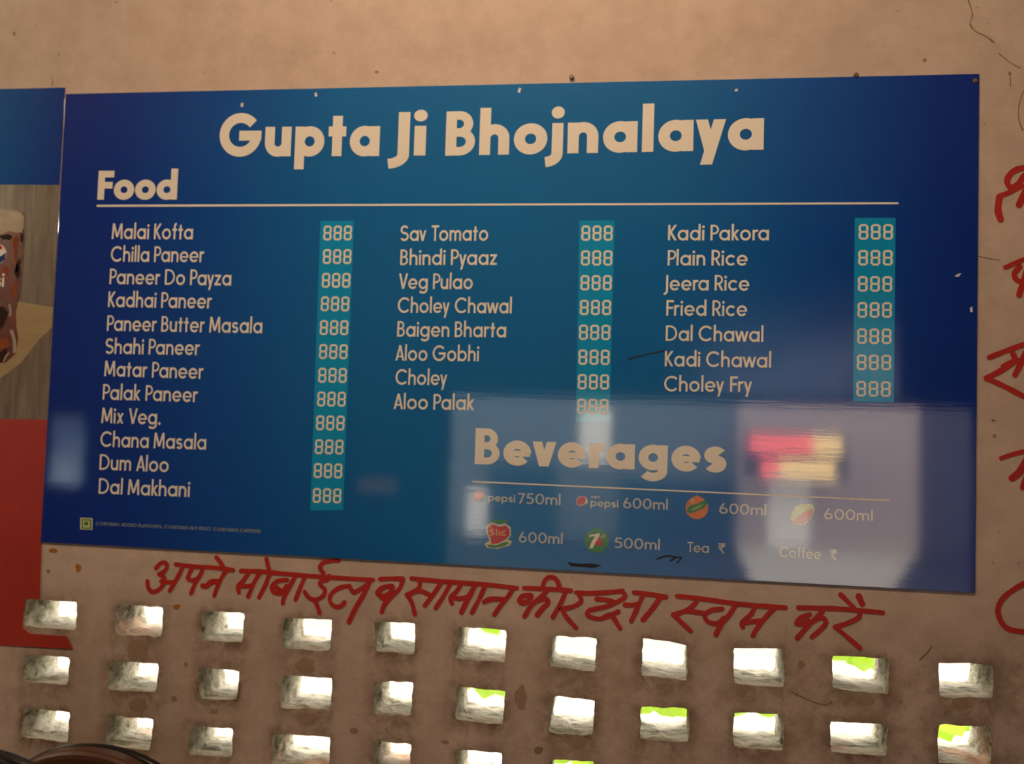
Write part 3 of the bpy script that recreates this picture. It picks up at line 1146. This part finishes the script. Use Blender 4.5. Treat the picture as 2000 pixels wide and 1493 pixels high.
def seven_seg(mb, quad, y):
    """888: three figures of seven bars each inside the parallelogram quad = (tl, tr, br, bl) in photo points"""
    tl, tr, br, bl = [Vector(W(*p)) for p in quad]

    def at(u, v):
        return tuple((tl.lerp(tr, u)).lerp(bl.lerp(br, u), v))
    gw = 0.285                       # a figure's share of the width
    for k in range(3):
        u0 = k * (1 - gw) / 2
        wu, wv = 0.068, 0.135
        g = 0.012

        def bar(pts):
            mb.face([at(u0 + gw * p[0], p[1]) for p in pts], y)
        hx = wu / gw
        for vc in (wv / 2, 0.5, 1 - wv / 2):
            a = wv / 2
            bar([(hx * .55, vc), (hx * 1.0, vc - a), (1 - hx * 1.0, vc - a), (1 - hx * .55, vc), (1 - hx * 1.0, vc + a), (hx * 1.0, vc + a)])
        for uc in (hx / 2, 1 - hx / 2):
            for va, vb in ((wv * 0.62, 0.5 - wv * 0.12), (0.5 + wv * 0.12, 1 - wv * 0.62)):
                a = hx / 2
                bar([(uc, va - 0.02), (uc + a, va + 0.05), (uc + a, vb - 0.05), (uc, vb + 0.02), (uc - a, vb - 0.05), (uc - a, va + 0.05)])


STRIPS = [
    ([(627.8, 432.6), (692.8, 432.6), (672, 996.5), (607.8, 997.5)], 55.5, 29.0,
     [(633, 471), (632, 517), (630, 563.2), (628, 609), (626, 655.2), (624.6, 701.8), (623, 748), (621, 794.3), (618.7, 840.7), (616.5, 887.3), (614.3, 933.8), (612.3, 982.2)]),
    ([(1132, 432), (1200.5, 432), (1191, 826), (1125, 824)], 61, 29.8,
     [(1135.6, 471.7), (1135, 520), (1133.9, 568.4), (1132.6, 616.5), (1131, 664.8), (1129.8, 713.2), (1128.6, 761), (1127.4, 809)]),
    ([(1668.2, 427), (1747.8, 427), (1744.3, 786.5), (1664.7, 785)], 67, 30.3,
     [(1675.5, 469.6), (1674.8, 519.9), (1674, 570.8), (1673.2, 621.4), (1672.5, 672.6), (1671.8, 723.5), (1671, 775)])]
for quad, wd, ht, rows in STRIPS:
    b = MB(); px_poly(b, quad, YS_)
    st = b.build('price_strip', M['teal_print'], board)
    for (lx, by) in rows:
        sl = 0.045 if lx < 700 else (0.02 if lx < 1200 else 0.008)
        dy = (by - 500) * 0.00004 * wd
        b = MB()
        seven_seg(b, [(lx + sl * ht, by - ht), (lx + sl * ht + wd, by - ht + dy), (lx + wd, by + dy), (lx, by)], YT)
        b.build('price_figures', M['white_print'], st)


def disc(cx, cy, r, n=28, sq=1.0, rot=0.0, a0=0, a1=360):
    out = []
    for i in range(n):
        a = math.radians(a0 + (a1 - a0) * i / (n if a1 - a0 == 360 else n - 1))
        x, y = r * math.cos(a), r * sq * math.sin(a)
        c, s = math.cos(math.radians(rot)), math.sin(math.radians(rot))
        out.append((cx + x * c - y * s, cy + x * s + y * c))
    return out


YL = [YP - 0.0004 - 0.0003 * i for i in range(6)]


def round_logo(cx, cy):
    b = MB(); px_poly(b, disc(cx, cy, 11.0), YL[0]); o = b.build('drink_logo', M['white_print'], board)
    o['label'] = 'round red, white and blue drink logo'
    b = MB(); px_poly(b, disc(cx - 1.2, cy - 1.6, 9.6, 24, 0.80, -42), YL[1]); b.build('red_wave', M['red_print'], o)
    b = MB(); px_poly(b, [(cx - 8.5, cy + 6.6), (cx - 2, cy + 8.6), (cx + 4, cy + 6.8), (cx + 9.2, cy + 2.4), (cx + 8.0, cy + 6.6), (cx + 3.4, cy + 10), (cx - 2.5, cy + 10.6)], YL[1]); b.build('blue_wave', M['blue_print'], o)


def size_text(s, p0, p1, name='drink_size', cap=20.5, wt=0.13):
    b = MB(); lettering(b, s, p0, p1, cap, wt, YT); b.build(name, M['soft_print'], board)


round_logo(936.8, 968.9)
round_logo(1136.8, 979.6)
b = MB(); lettering(b, 'pepsi', (954, 978.5), (1007, 981.5), 15, 0.16, YT); b.build('drink_name', M['soft_print'], board)
b = MB(); lettering(b, 'pepsi', (1153.5, 988.5), (1208, 991.5), 15, 0.16, YT); b.build('drink_name', M['soft_print'], board)
b = MB(); lettering(b, 'DIET', (1155, 973.5), (1172, 974), 5, 0.18, YT); b.build('drink_name', M['soft_print'], board)
size_text('750ml', (1012, 983.5), (1095, 986.5))
size_text('600ml', (1217, 992.5), (1304, 996))
size_text('600ml', (1404, 1003), (1495.6, 1006.5))
size_text('600ml', (1608, 1014), (1703, 1017))
size_text('600ml', (1014, 1059), (1099, 1062.5))
size_text('500ml', (1200.3, 1070), (1288.5, 1074))
size_text('Tea', (1342, 1078), (1384, 1080), 'drink_name', 20)
size_text('\u20b9', (1402.5, 1080.5), (1416, 1081), 'rupee_mark', 20)
size_text('Coffee', (1521, 1087), (1602, 1092), 'drink_name', 20)
size_text('\u20b9', (1619.5, 1092.5), (1633, 1093), 'rupee_mark', 20)

# orange drink logo
b = MB(); px_poly(b, [(1361, 967)] + disc(1361, 992, 22, 25, 1.0, 0, -70, 250), YL[0]); lg = b.build('drink_logo', M['orange_print'], board); lg['label'] = 'orange fruit logo with a green band'
b = MB(); px_poly(b, [(1341, 997), (1346, 988), (1362, 984), (1378, 975), (1381, 984), (1374, 993), (1358, 999), (1346, 1003)], YL[1]); b.build('green_band', M['green_print'], lg)
b = MB(); px_poly(b, [(1350, 995), (1360, 990), (1372, 985), (1371, 988), (1361, 994), (1351, 998)], YL[2]); b.build('band_stroke', M['lime_print'], lg)
b = MB(); px_poly(b, disc(1352, 979, 5, 12), YL[1]); b.build('glint', M['amber_print'], lg)
# lime and red logo
b = MB(); px_poly(b, [(1553, 988), (1574, 983), (1588, 986), (1590, 997), (1583, 1013), (1570, 1025), (1552, 1026), (1543, 1014), (1546, 999)], YL[0]); lg = b.build('drink_logo', M['lime_print'], board); lg['label'] = 'lime green and red drink logo'
b = MB(); px_poly(b, [(1548, 1021), (1556, 1010), (1572, 1000), (1586, 993), (1587, 1000), (1579, 1014), (1568, 1023), (1554, 1024)], YL[1]); b.build('red_half', M['red_print'], lg)
b = MB(); px_poly(b, disc(1556, 994, 6, 14), YL[1]); b.build('pale_spot', M['pale_print'], lg)
# red word logo on a pale plate
b = MB(); px_poly(b, [(950, 1027), (962, 1020), (974, 1024), (988, 1022), (998, 1030), (999, 1046), (992, 1054), (1001, 1057), (996, 1066), (972, 1072), (952, 1070), (947, 1062), (957, 1056), (951, 1040)], YL[0])
lg = b.build('drink_logo', M['pale_print'], board); lg['label'] = 'red drink logo with a cream outline and green leaf'
b = MB(); px_poly(b, [(953, 1030), (964, 1024), (976, 1029), (989, 1026), (996, 1034), (996, 1046), (987, 1054), (974, 1061), (961, 1063), (959, 1052), (954, 1042)], YL[1]); b.build('red_patch', M['red_print'], lg)
b = MB()
for pth in ([(965, 1034), (958, 1037), (966, 1042), (959, 1046)], [(971, 1033), (971, 1046)], [(977, 1037), (977, 1046)], [(988, 1036), (982, 1039), (983, 1045), (989, 1044)]):
    for q in ribbon([W(*p) for p in smooth_path(pth)], 0.0014):
        b.face([tuple(p) for p in q], YL[2])
b.build('orange_strokes', M['amber_print'], lg)
b = MB(); px_poly(b, [(953, 1063), (970, 1065), (988, 1058), (996, 1060), (984, 1067), (966, 1070), (954, 1068)], YL[2]); b.build('leaf_band', M['green_print'], lg)
b = MB(); px_poly(b, [(960, 1015), (992, 1016), (992, 1022), (960, 1020)], YL[1]); b.build('green_tab', M['green_print'], lg)
# green round logo with a 7
b = MB(); px_poly(b, disc(1165.6, 1055.5, 23.5), YL[0]); lg = b.build('drink_logo', M['green_print'], board); lg['label'] = 'round green drink logo with a white seven and red dot'
b = MB(); px_poly(b, [(1151, 1045), (1172, 1041), (1171, 1047), (1164, 1058), (1158, 1071), (1151, 1071), (1156, 1058), (1163, 1047), (1151, 1049)], YL[2]); b.build('seven', M['white_print'], lg)
b = MB(); px_poly(b, disc(1169.5, 1058.5, 7.5, 20), YL[1]); b.build('red_dot', M['red_print'], lg)
b = MB(); px_poly(b, [(1171, 1048), (1180, 1043), (1183, 1048), (1176, 1052)], YL[1]); b.build('lime_flash', M['lime_print'], lg)

# green vegetarian mark and the line of fine print
b = MB(); px_poly(b, [(160, 1011), (184, 1012), (183.6, 1035), (159.4, 1034)], YL[0]); vm = b.build('vegetarian_mark', M['pale_print'], board)
b = MB()
for q in ([(163, 1014), (181, 1015), (181, 1017), (163, 1016)], [(163, 1030), (181, 1031), (181, 1033), (163, 1032)], [(163, 1014), (165, 1014), (165, 1032), (163, 1032)], [(179, 1015), (181, 1015), (181, 1033), (179, 1033)]):
    px_poly(b, q, YL[1])
px_poly(b, disc(171.5, 1022.5, 4.2, 18), YL[1])
b.build('green_dot', M['green_print'], vm)
b = MB(); lettering(b, 'CONTAINS ADDED FLAVOURS. CONTAINS NO FRUIT. CONTAINS CAFFEINE', (190, 1025.5), (511, 1041), 6.4, 0.2, YT, 0.16); b.build('fine_print', M['fine_print'], board)

# scuffs, chips and fixing screws
b = MB()
for pth, hw in (([(1226, 702), (1250, 696), (1275, 690), (1302, 685)], 0.0011), ([(1283, 1092), (1300, 1086), (1318, 1088), (1308, 1096)], 0.0016), ([(1318, 1088), (1330, 1089), (1322, 1100)], 0.0014)):
    for q in ribbon([W(*p) for p in smooth_path(pth)], hw):
        b.face([tuple(p) for p in q], YL[1])
    b.build('dark_scuff', M['black_mark'], board)
    b = MB()
px_poly(b, [(1108, 1098), (1132, 1101), (1154, 1100), (1176, 1104), (1160, 1109), (1136, 1107), (1116, 1106)], YL[1])
b.build('dark_scuff', M['black_mark'], board)
for q in ([(1862, 541), (1869, 536), (1876, 535), (1870, 542)], [(1892, 602), (1897, 600), (1898, 610), (1893, 611)], [(1618, 834), (1626, 832), (1631, 835), (1622, 838)], [(1011, 181), (1015, 173), (1019, 175), (1016, 184)], [(616, 184), (620, 182), (622, 190), (617, 191)],
          [(1434, 177), (1440, 175), (1441, 180), (1435, 181)], [(473, 203), (478, 203), (477, 211), (472, 210)]):
    b = MB(); px_poly(b, q, YL[1]); b.build('chip', M['white_pillar'], board)
for p in ((1117, 152.5), (1671, 149), (1903, 160)):
    c = P(*p)
    b = MB()
    b.tube([(c.x, -0.001, c.z), (c.x, YP - 0.002, c.z), (c.x, YP - 0.0032, c.z)], 0.004, 14, radii=[0.0045, 0.0045, 0.003])
    b.build('screw', M['screw'], board)

# ================================================================== poster at the left edge
YQ = -0.0025
poster = tag(empty('poster', (W(128, 172)[0] - 0.2, 0, W(0, 1262)[1])),
             'soft drink poster with blue, photo and red bands at the left edge', 'poster')
PX = -330
oxp = W(128, 172)[0] - poster.location.x
b = MB(); px_poly(b, [(PX, 182), (128, 172), (117, 362), (PX, 360)], YQ, -0.0005); b.build('blue_band', M['poster_blue'], poster, origin=(oxp, 0, 0.8))
b = MB(); px_poly(b, [(PX, 360), (117, 362), (97, 820), (PX, 815)], YQ, -0.0005); ph = b.build('photo', M['plank_print'], poster); ph['label'] = 'printed photo of a cola glass on wood'
b = MB(); px_poly(b, [(PX, 815), (97, 820), (82, 1059), (78, 1171), (51, 1169), (44, 1226), (60, 1238), (131, 1243), (143, 1268), (0, 1260), (PX, 1238)], YQ, -0.0005)
b.build('red_band', M['band_red'], poster)
YG = [YQ - 0.0003 * (i + 1) for i in range(5)]
b = MB(); px_poly(b, [(-260, 560), (33, 589), (105, 601), (103, 640), (78, 664), (42, 710), (0, 741), (-60, 762), (-260, 770)], YG[0]); b.build('tan_board', M['tan_print'], ph)
b = MB(); px_poly(b, [(-78, 421), (-50, 412), (-14, 408), (20, 410), (40, 415), (49, 424), (49, 470), (45, 540), (40, 580), (33, 610), (34, 640), (38, 660), (32, 692), (14, 708), (-16, 712), (-50, 705), (-64, 660), (-70, 560)], YG[1]); gl = b.build('drink_glass', M['cola_print'], ph)
b = MB(); px_poly(b, [(-80, 421), (-50, 412), (-14, 407), (20, 409), (40, 414), (49.5, 424), (49, 448), (38, 456), (20, 452), (4, 458), (-30, 455), (-78, 452)], YG[2]); b.build('foam', M['foam_print'], ph)
b = MB()
for pth, hw in (([(-60, 418), (-14, 407.5), (22, 410), (42, 416), (48, 424)], 0.0018), ([(47, 432), (45, 450), (44, 456)], 0.0020), ([(21, 595), (23, 612), (20, 618)], 0.0026), ([(24, 645), (30, 665), (31, 690)], 0.0040), ([(10, 706), (14, 697), (20, 690)], 0.0020)):
    for q in ribbon([W(*p) for p in smooth_path(pth)], hw):
        b.face([tuple(p) for p in q], YG[3])
    b.build('glass_glint', M['glass_print'], ph)
    b = MB()
b = MB()
px_poly(b, disc(-6, 497, 21), YG[3])
lettering(b, 'pepsi', (-52, 563), (10, 561), 26, 0.2, YG[3])
lg = b.build('drink_logo', M['white_print'], ph)
b = MB(); px_poly(b, [(-26, 490), (-12, 478), (2, 478), (8, 486), (-4, 492), (-18, 500)], YG[4]); b.build('red_wave', M['red_print'], ph)
b = MB(); px_poly(b, [(-25, 506), (-8, 508), (6, 500), (14.5, 494), (12, 508), (0, 517), (-14, 517)], YG[4]); b.build('blue_wave', M['blue_print'], ph)
b = MB()
for q in ([(18, 458), (26, 462), (22, 470), (6, 468), (0, 462)], [(43, 455), (48, 456), (46, 476), (41, 470)], [(34, 515), (42, 505), (41, 540), (36, 545), (30, 535)], [(10, 600), (18, 612), (8, 640), (-10, 650), (-12, 600)], [(0, 690), (14, 680), (16, 700), (0, 710), (-14, 706)]):
    b = MB(); px_poly(b, q, YG[2]); b.build('dark_ice', M['cola_dark_print'], ph)
for q in ([(26, 468), (36, 460), (38, 470), (34, 500), (38, 530), (32, 534), (30, 500)], [(6, 522), (14, 518), (20, 530), (14, 545), (6, 534)], [(0, 664), (16, 660), (24, 676), (8, 682), (-8, 678)], [(26, 560), (36, 548), (34, 575), (28, 585), (24, 572)]):
    b = MB(); px_poly(b, q, YG[2]); b.build('amber_light', M['cola_light_print'], ph)

# ================================================================== hand-painted writing
YW = -0.0012


def brush(mb, pts, hw_px):
    """one stroke of a loaded round brush, slightly uneven, with round ends"""
    pth = [Vector(W(*p)) for p in smooth_path(pts, 6)]
    k = 0.00102
    n = len(pth)
    hw = [hw_px * k * (1.0 + 0.16 * noise.noise(Vector((p.x * 60, p.y * 60, n)))) for p in pth]
    mb.polys += ribbon(pth, hw)
    for c, h_ in ((pth[0], hw[0]), (pth[-1], hw[-1])):
        mb.polys.append([(c.x + h_ * math.cos(a), c.y + h_ * math.sin(a)) for a in (2 * math.pi * i / 14 for i in range(14))])
    for i in range(1, n - 1):          # round the turns
        c, h_ = pth[i], hw[i] * 0.98
        mb.polys.append([(c.x + h_ * math.cos(a), c.y + h_ * math.sin(a)) for a in (2 * math.pi * j / 10 for j in range(10))])


def word(parent, strokes, ox, oy, sc, hw=4.4, name='painted_word'):
    b = MB()
    b.polys = []
    for s in strokes:
        h_ = hw
        if isinstance(s[0], (int, float)):
            h_, s = s[0], s[1]
        brush(b, [(ox + x / sc, oy + y / sc) for x, y in s], h_)
    b.union(b.polys, YW)
    return b.build(name, M['paint'], parent)


slogan = tag(empty('painted_slogan', (W(1000, 1200)[0], 0, W(1000, 1200)[1])), 'line of hand-painted red Hindi writing under the blue menu board', 'writing')
A_ = (260, 1070, 4.0)
word(slogan, [[(180, 160), (212, 125), (252, 118), (266, 148), (245, 185), (205, 208)], [(205, 208), (240, 232), (238, 285), (200, 330), (150, 345), (120, 312), (114, 262)],
              [(222, 262), (270, 270), (322, 270)], [(392, 145), (345, 240), (288, 335)], [(335, 130), (480, 148), (640, 157), (780, 175)],
              [(460, 165), (430, 235), (462, 256), (512, 240)], [(548, 155), (530, 205), (488, 275), (455, 355)],
              (5.2, [(545, 298), (575, 300), (612, 268), (680, 262)]), [(730, 180), (690, 240), (652, 325), (636, 375)], [(652, 75), (688, 122), (718, 170)]], *A_)
word(slogan, [[(845, 182), (1000, 187), (1200, 206), (1450, 226), (1700, 242), (1875, 252)],
              [(905, 195), (865, 255), (822, 300), (828, 350)], [(826, 296), (880, 302), (928, 294)], [(990, 195), (945, 275), (900, 382)],
              [(1070, 195), (1035, 290), (985, 390)], [(1043, 88), (1055, 140), (1066, 188)],
              [(1205, 252), (1130, 262), (1086, 305), (1105, 350), (1160, 352), (1200, 300)], [(1110, 300), (1150, 330), (1190, 352)], [(1275, 212), (1232, 290), (1182, 385), (1170, 435)],
              [(1348, 216), (1312, 300), (1270, 405)],
              [(1532, 222), (1520, 250), (1468, 264), (1462, 290), (1500, 332), (1482, 380), (1420, 408), (1372, 388), (1342, 345)], [(1418, 406), (1440, 455), (1460, 512)],
              [(1490, 202), (1462, 155), (1498, 112), (1608, 98)],
              [(1690, 298), (1620, 312), (1558, 352), (1536, 408), (1568, 456), (1620, 460), (1652, 428)], [(1690, 298), (1722, 348), (1775, 325), (1838, 280)], (5.0, [(1852, 252), (1805, 360), (1735, 480), (1688, 580)])], *A_)
B_ = (720, 1090, 4.0)
word(slogan, [[(90, 165), (180, 162), (268, 162)], (5.0, [(72, 272), (108, 235), (182, 222), (172, 268), (112, 302), (74, 278)]), [(268, 168), (242, 240), (172, 312), (122, 370), (105, 422)], [(82, 290), (112, 318), (135, 335)]], *B_)
word(slogan, [[(335, 160), (600, 186), (900, 207), (1160, 236)], [(402, 185), (395, 232), (355, 262), (298, 290)], [(300, 288), (338, 350), (362, 440)], [(330, 285), (390, 256), (472, 285)], [(565, 195), (510, 280), (440, 372)],
              [(642, 195), (590, 290), (524, 392)], [(722, 205), (690, 260), (640, 310), (652, 356)], [(645, 310), (720, 318), (785, 300)], (5.2, [(832, 212), (782, 310), (726, 425)]), [(908, 220), (870, 310), (806, 428)],
              (4.8, [(902, 345), (960, 322), (1068, 325)]), [(1132, 238), (1082, 312), (1022, 385), (982, 445)]], *B_)
word(slogan, [[(1215, 235), (1350, 241), (1470, 247), (1580, 256)], [(1358, 232), (1380, 172), (1422, 150), (1468, 172), (1496, 242)], (5.0, [(1178, 330), (1205, 298), (1268, 296), (1240, 342), (1200, 352), (1178, 330)]),
              [(1402, 250), (1342, 310), (1272, 372), (1218, 458)], (5.0, [(1318, 332), (1380, 320), (1402, 350), (1362, 392), (1318, 445)]), [(1542, 258), (1502, 350), (1440, 462)]], *B_)
C_ = (1180, 1120, 2000 / 560)
word(slogan, [(4.4, [(-194, 134), (-100, 140), (40, 132), (128, 124)]), [(-176, 148), (-160, 195), (-215, 232), (-300, 250)], [(-292, 256), (-258, 312), (-196, 380)],
              [(128, 126), (144, 165), (90, 200), (20, 230), (-60, 248)], [(-52, 180), (10, 185), (60, 195)], [(-60, 248), (-108, 262), (-112, 296), (-40, 318), (30, 300), (98, 268)], [(-20, 318), (40, 290), (68, 315), (112, 386)],
              [(145, 220), (190, 222), (235, 214)], [(272, 150), (232, 240), (190, 332)], [(208, 134), (320, 147), (432, 166)], (4.8, [(395, 162), (342, 240), (270, 325)])], *C_)
word(slogan, [[(510, 160), (700, 181), (950, 215), (1262, 240)], [(652, 178), (630, 215), (572, 260), (482, 290)], [(488, 292), (540, 345), (602, 402)], [(572, 262), (630, 270), (704, 280)],
              [(822, 248), (742, 260), (702, 300), (732, 342), (790, 350), (834, 312)], [(922, 212), (872, 290), (820, 352), (780, 426)], [(1052, 232), (1020, 290), (962, 345), (966, 376)], [(964, 345), (1020, 340), (1092, 330)], [(1192, 235), (1122, 312), (1062, 390), (1036, 436)]], *C_)
word(slogan, [[(1355, 240), (1600, 246), (1780, 260), (1940, 275)], [(1432, 288), (1372, 310), (1342, 350), (1388, 352), (1422, 330)], [(1522, 265), (1460, 332), (1392, 400), (1346, 452)], [(1458, 332), (1520, 310), (1546, 345), (1512, 390), (1448, 446)],
              [(1782, 265), (1772, 310), (1692, 350), (1610, 376)], [(1618, 380), (1700, 450), (1782, 522)], [(1650, 150), (1700, 200), (1742, 242)], (5.2, [(1775, 160), (1786, 186), (1800, 216)])], *C_)

notice = tag(empty('painted_notice', (W(1980, 700)[0], 0, W(1980, 700)[1])), 'large hand-painted red Hindi letters running down beside the right edge of the menu board', 'writing')
D_ = (1880, 300, 2.985)
word(notice, [(5.2, [(400, 90), (350, 85), (290, 108), (258, 160), (282, 200), (330, 172), (362, 128), (430, 110)]), (4.4, [(345, 190), (270, 228), (208, 250)]), (6.0, [(214, 252), (205, 330), (220, 384)]), (6.0, [(365, 222), (340, 275), (328, 300)]), (5, [(420, 60), (400, 190), (380, 330)])], *D_, name='painted_letter')
word(notice, [(4.2, [(248, 665), (300, 642), (370, 615), (480, 590)]), (4.6, [(332, 660), (300, 702), (320, 742), (375, 748)]), (5.0, [(385, 640), (345, 770), (328, 826)])], *D_, name='painted_letter')
word(notice, [(4.6, [(154, 1190), (250, 1152), (360, 1112), (480, 1070)]), (4.8, [(292, 1168), (300, 1210), (230, 1262), (138, 1310)]), (4.8, [(140, 1312), (250, 1362), (380, 1430)]), (4.4, [(235, 1242), (290, 1215), (350, 1205)]), (5.2, [(372, 1150), (330, 1240), (304, 1292)])], *D_, name='painted_letter')
E_ = (1880, 800, 2.985)
word(notice, [(4.0, [(224, 285), (290, 262), (365, 243), (470, 220)]), (6.5, [(372, 296), (332, 362), (288, 400)]), (5.0, [(420, 300), (372, 395), (352, 455)])], *E_, name='painted_letter')
word(notice, [(4.6, [(440, 985), (358, 1016), (280, 1062), (226, 1112), (205, 1172), (226, 1242), (272, 1282), (358, 1296), (450, 1290)])], *E_, name='painted_letter')

# ================================================================== chair backs at the lower left
M['brown'] = plain('brown_rexine', (0.085, 0.030, 0.011), 0.45, 0.25, 30)
M['black_plastic'] = plain('black_plastic', (0.012, 0.010, 0.010), 0.3, 0.2, 30)
M['steel'] = plain('worn_steel', (0.12, 0.115, 0.11), 0.25, 0.15, 40, 0.9)


def chair(px, py_top, ysh, half_w, pad, frame, label):
    """dining chair with a round-topped padded back; its back is towards the wall"""
    tp = P(px, py_top, ysh)
    x, zt_ = tp.x, tp.z
    rt = tag(empty('dining_chair', (x, ysh - 0.22, 0)), label, 'chair')
    sh = 0.46
    # backrest pad
    prof = []
    zb_ = sh + 0.12
    for i in range(21):
        a = math.pi * i / 20
        prof.append((x + half_w * math.cos(a), zt_ - half_w * 0.62 + half_w * 0.62 * math.sin(a)))
    prof += [(x - half_w * 0.92, zb_), (x + half_w * 0.92, zb_)]
    b = MB(); b.sheet(prof, ysh - 0.045, ysh - 0.005); b.build('backrest', pad, rt, bevel=0.012)
    # tubular frame round the back, down to the rear feet
    path = [Vector((x + (half_w + 0.012) * math.cos(math.pi * i / 24), ysh + 0.010, zt_ - 0.014 - half_w * 0.62 + half_w * 0.62 * math.sin(math.pi * i / 24))) for i in range(25)]
    path = [Vector((x + half_w + 0.012, ysh - 0.03, sh))] + path + [Vector((x - half_w - 0.012, ysh - 0.03, sh))]
    b = MB(); b.tube(path, 0.011, 10); b.build('back_frame', frame, rt, smooth=True)
    b = MB(); b.box((x - half_w - 0.01, ysh - 0.44, sh - 0.02), (x + half_w + 0.01, ysh - 0.03, sh + 0.03)); b.build('seat', pad, rt, bevel=0.015)
    for sx in (-1, 1):
        for yy in (ysh - 0.04, ysh - 0.42):
            b = MB(); b.tube([(x + sx * (half_w - 0.005), yy, 0.0), (x + sx * (half_w - 0.005), yy, sh - 0.01)], 0.011, 10); b.build('leg', frame, rt, smooth=True)


chair(190, 1454, -0.14, 0.165, M['brown'], M['black_plastic'], 'brown chair with a round back and black rim against the wall below the holes')
chair(-60, 1458, -0.64, 0.14, M['black_plastic'], M['steel'], 'black chair with a shiny steel rim at the lower left corner')
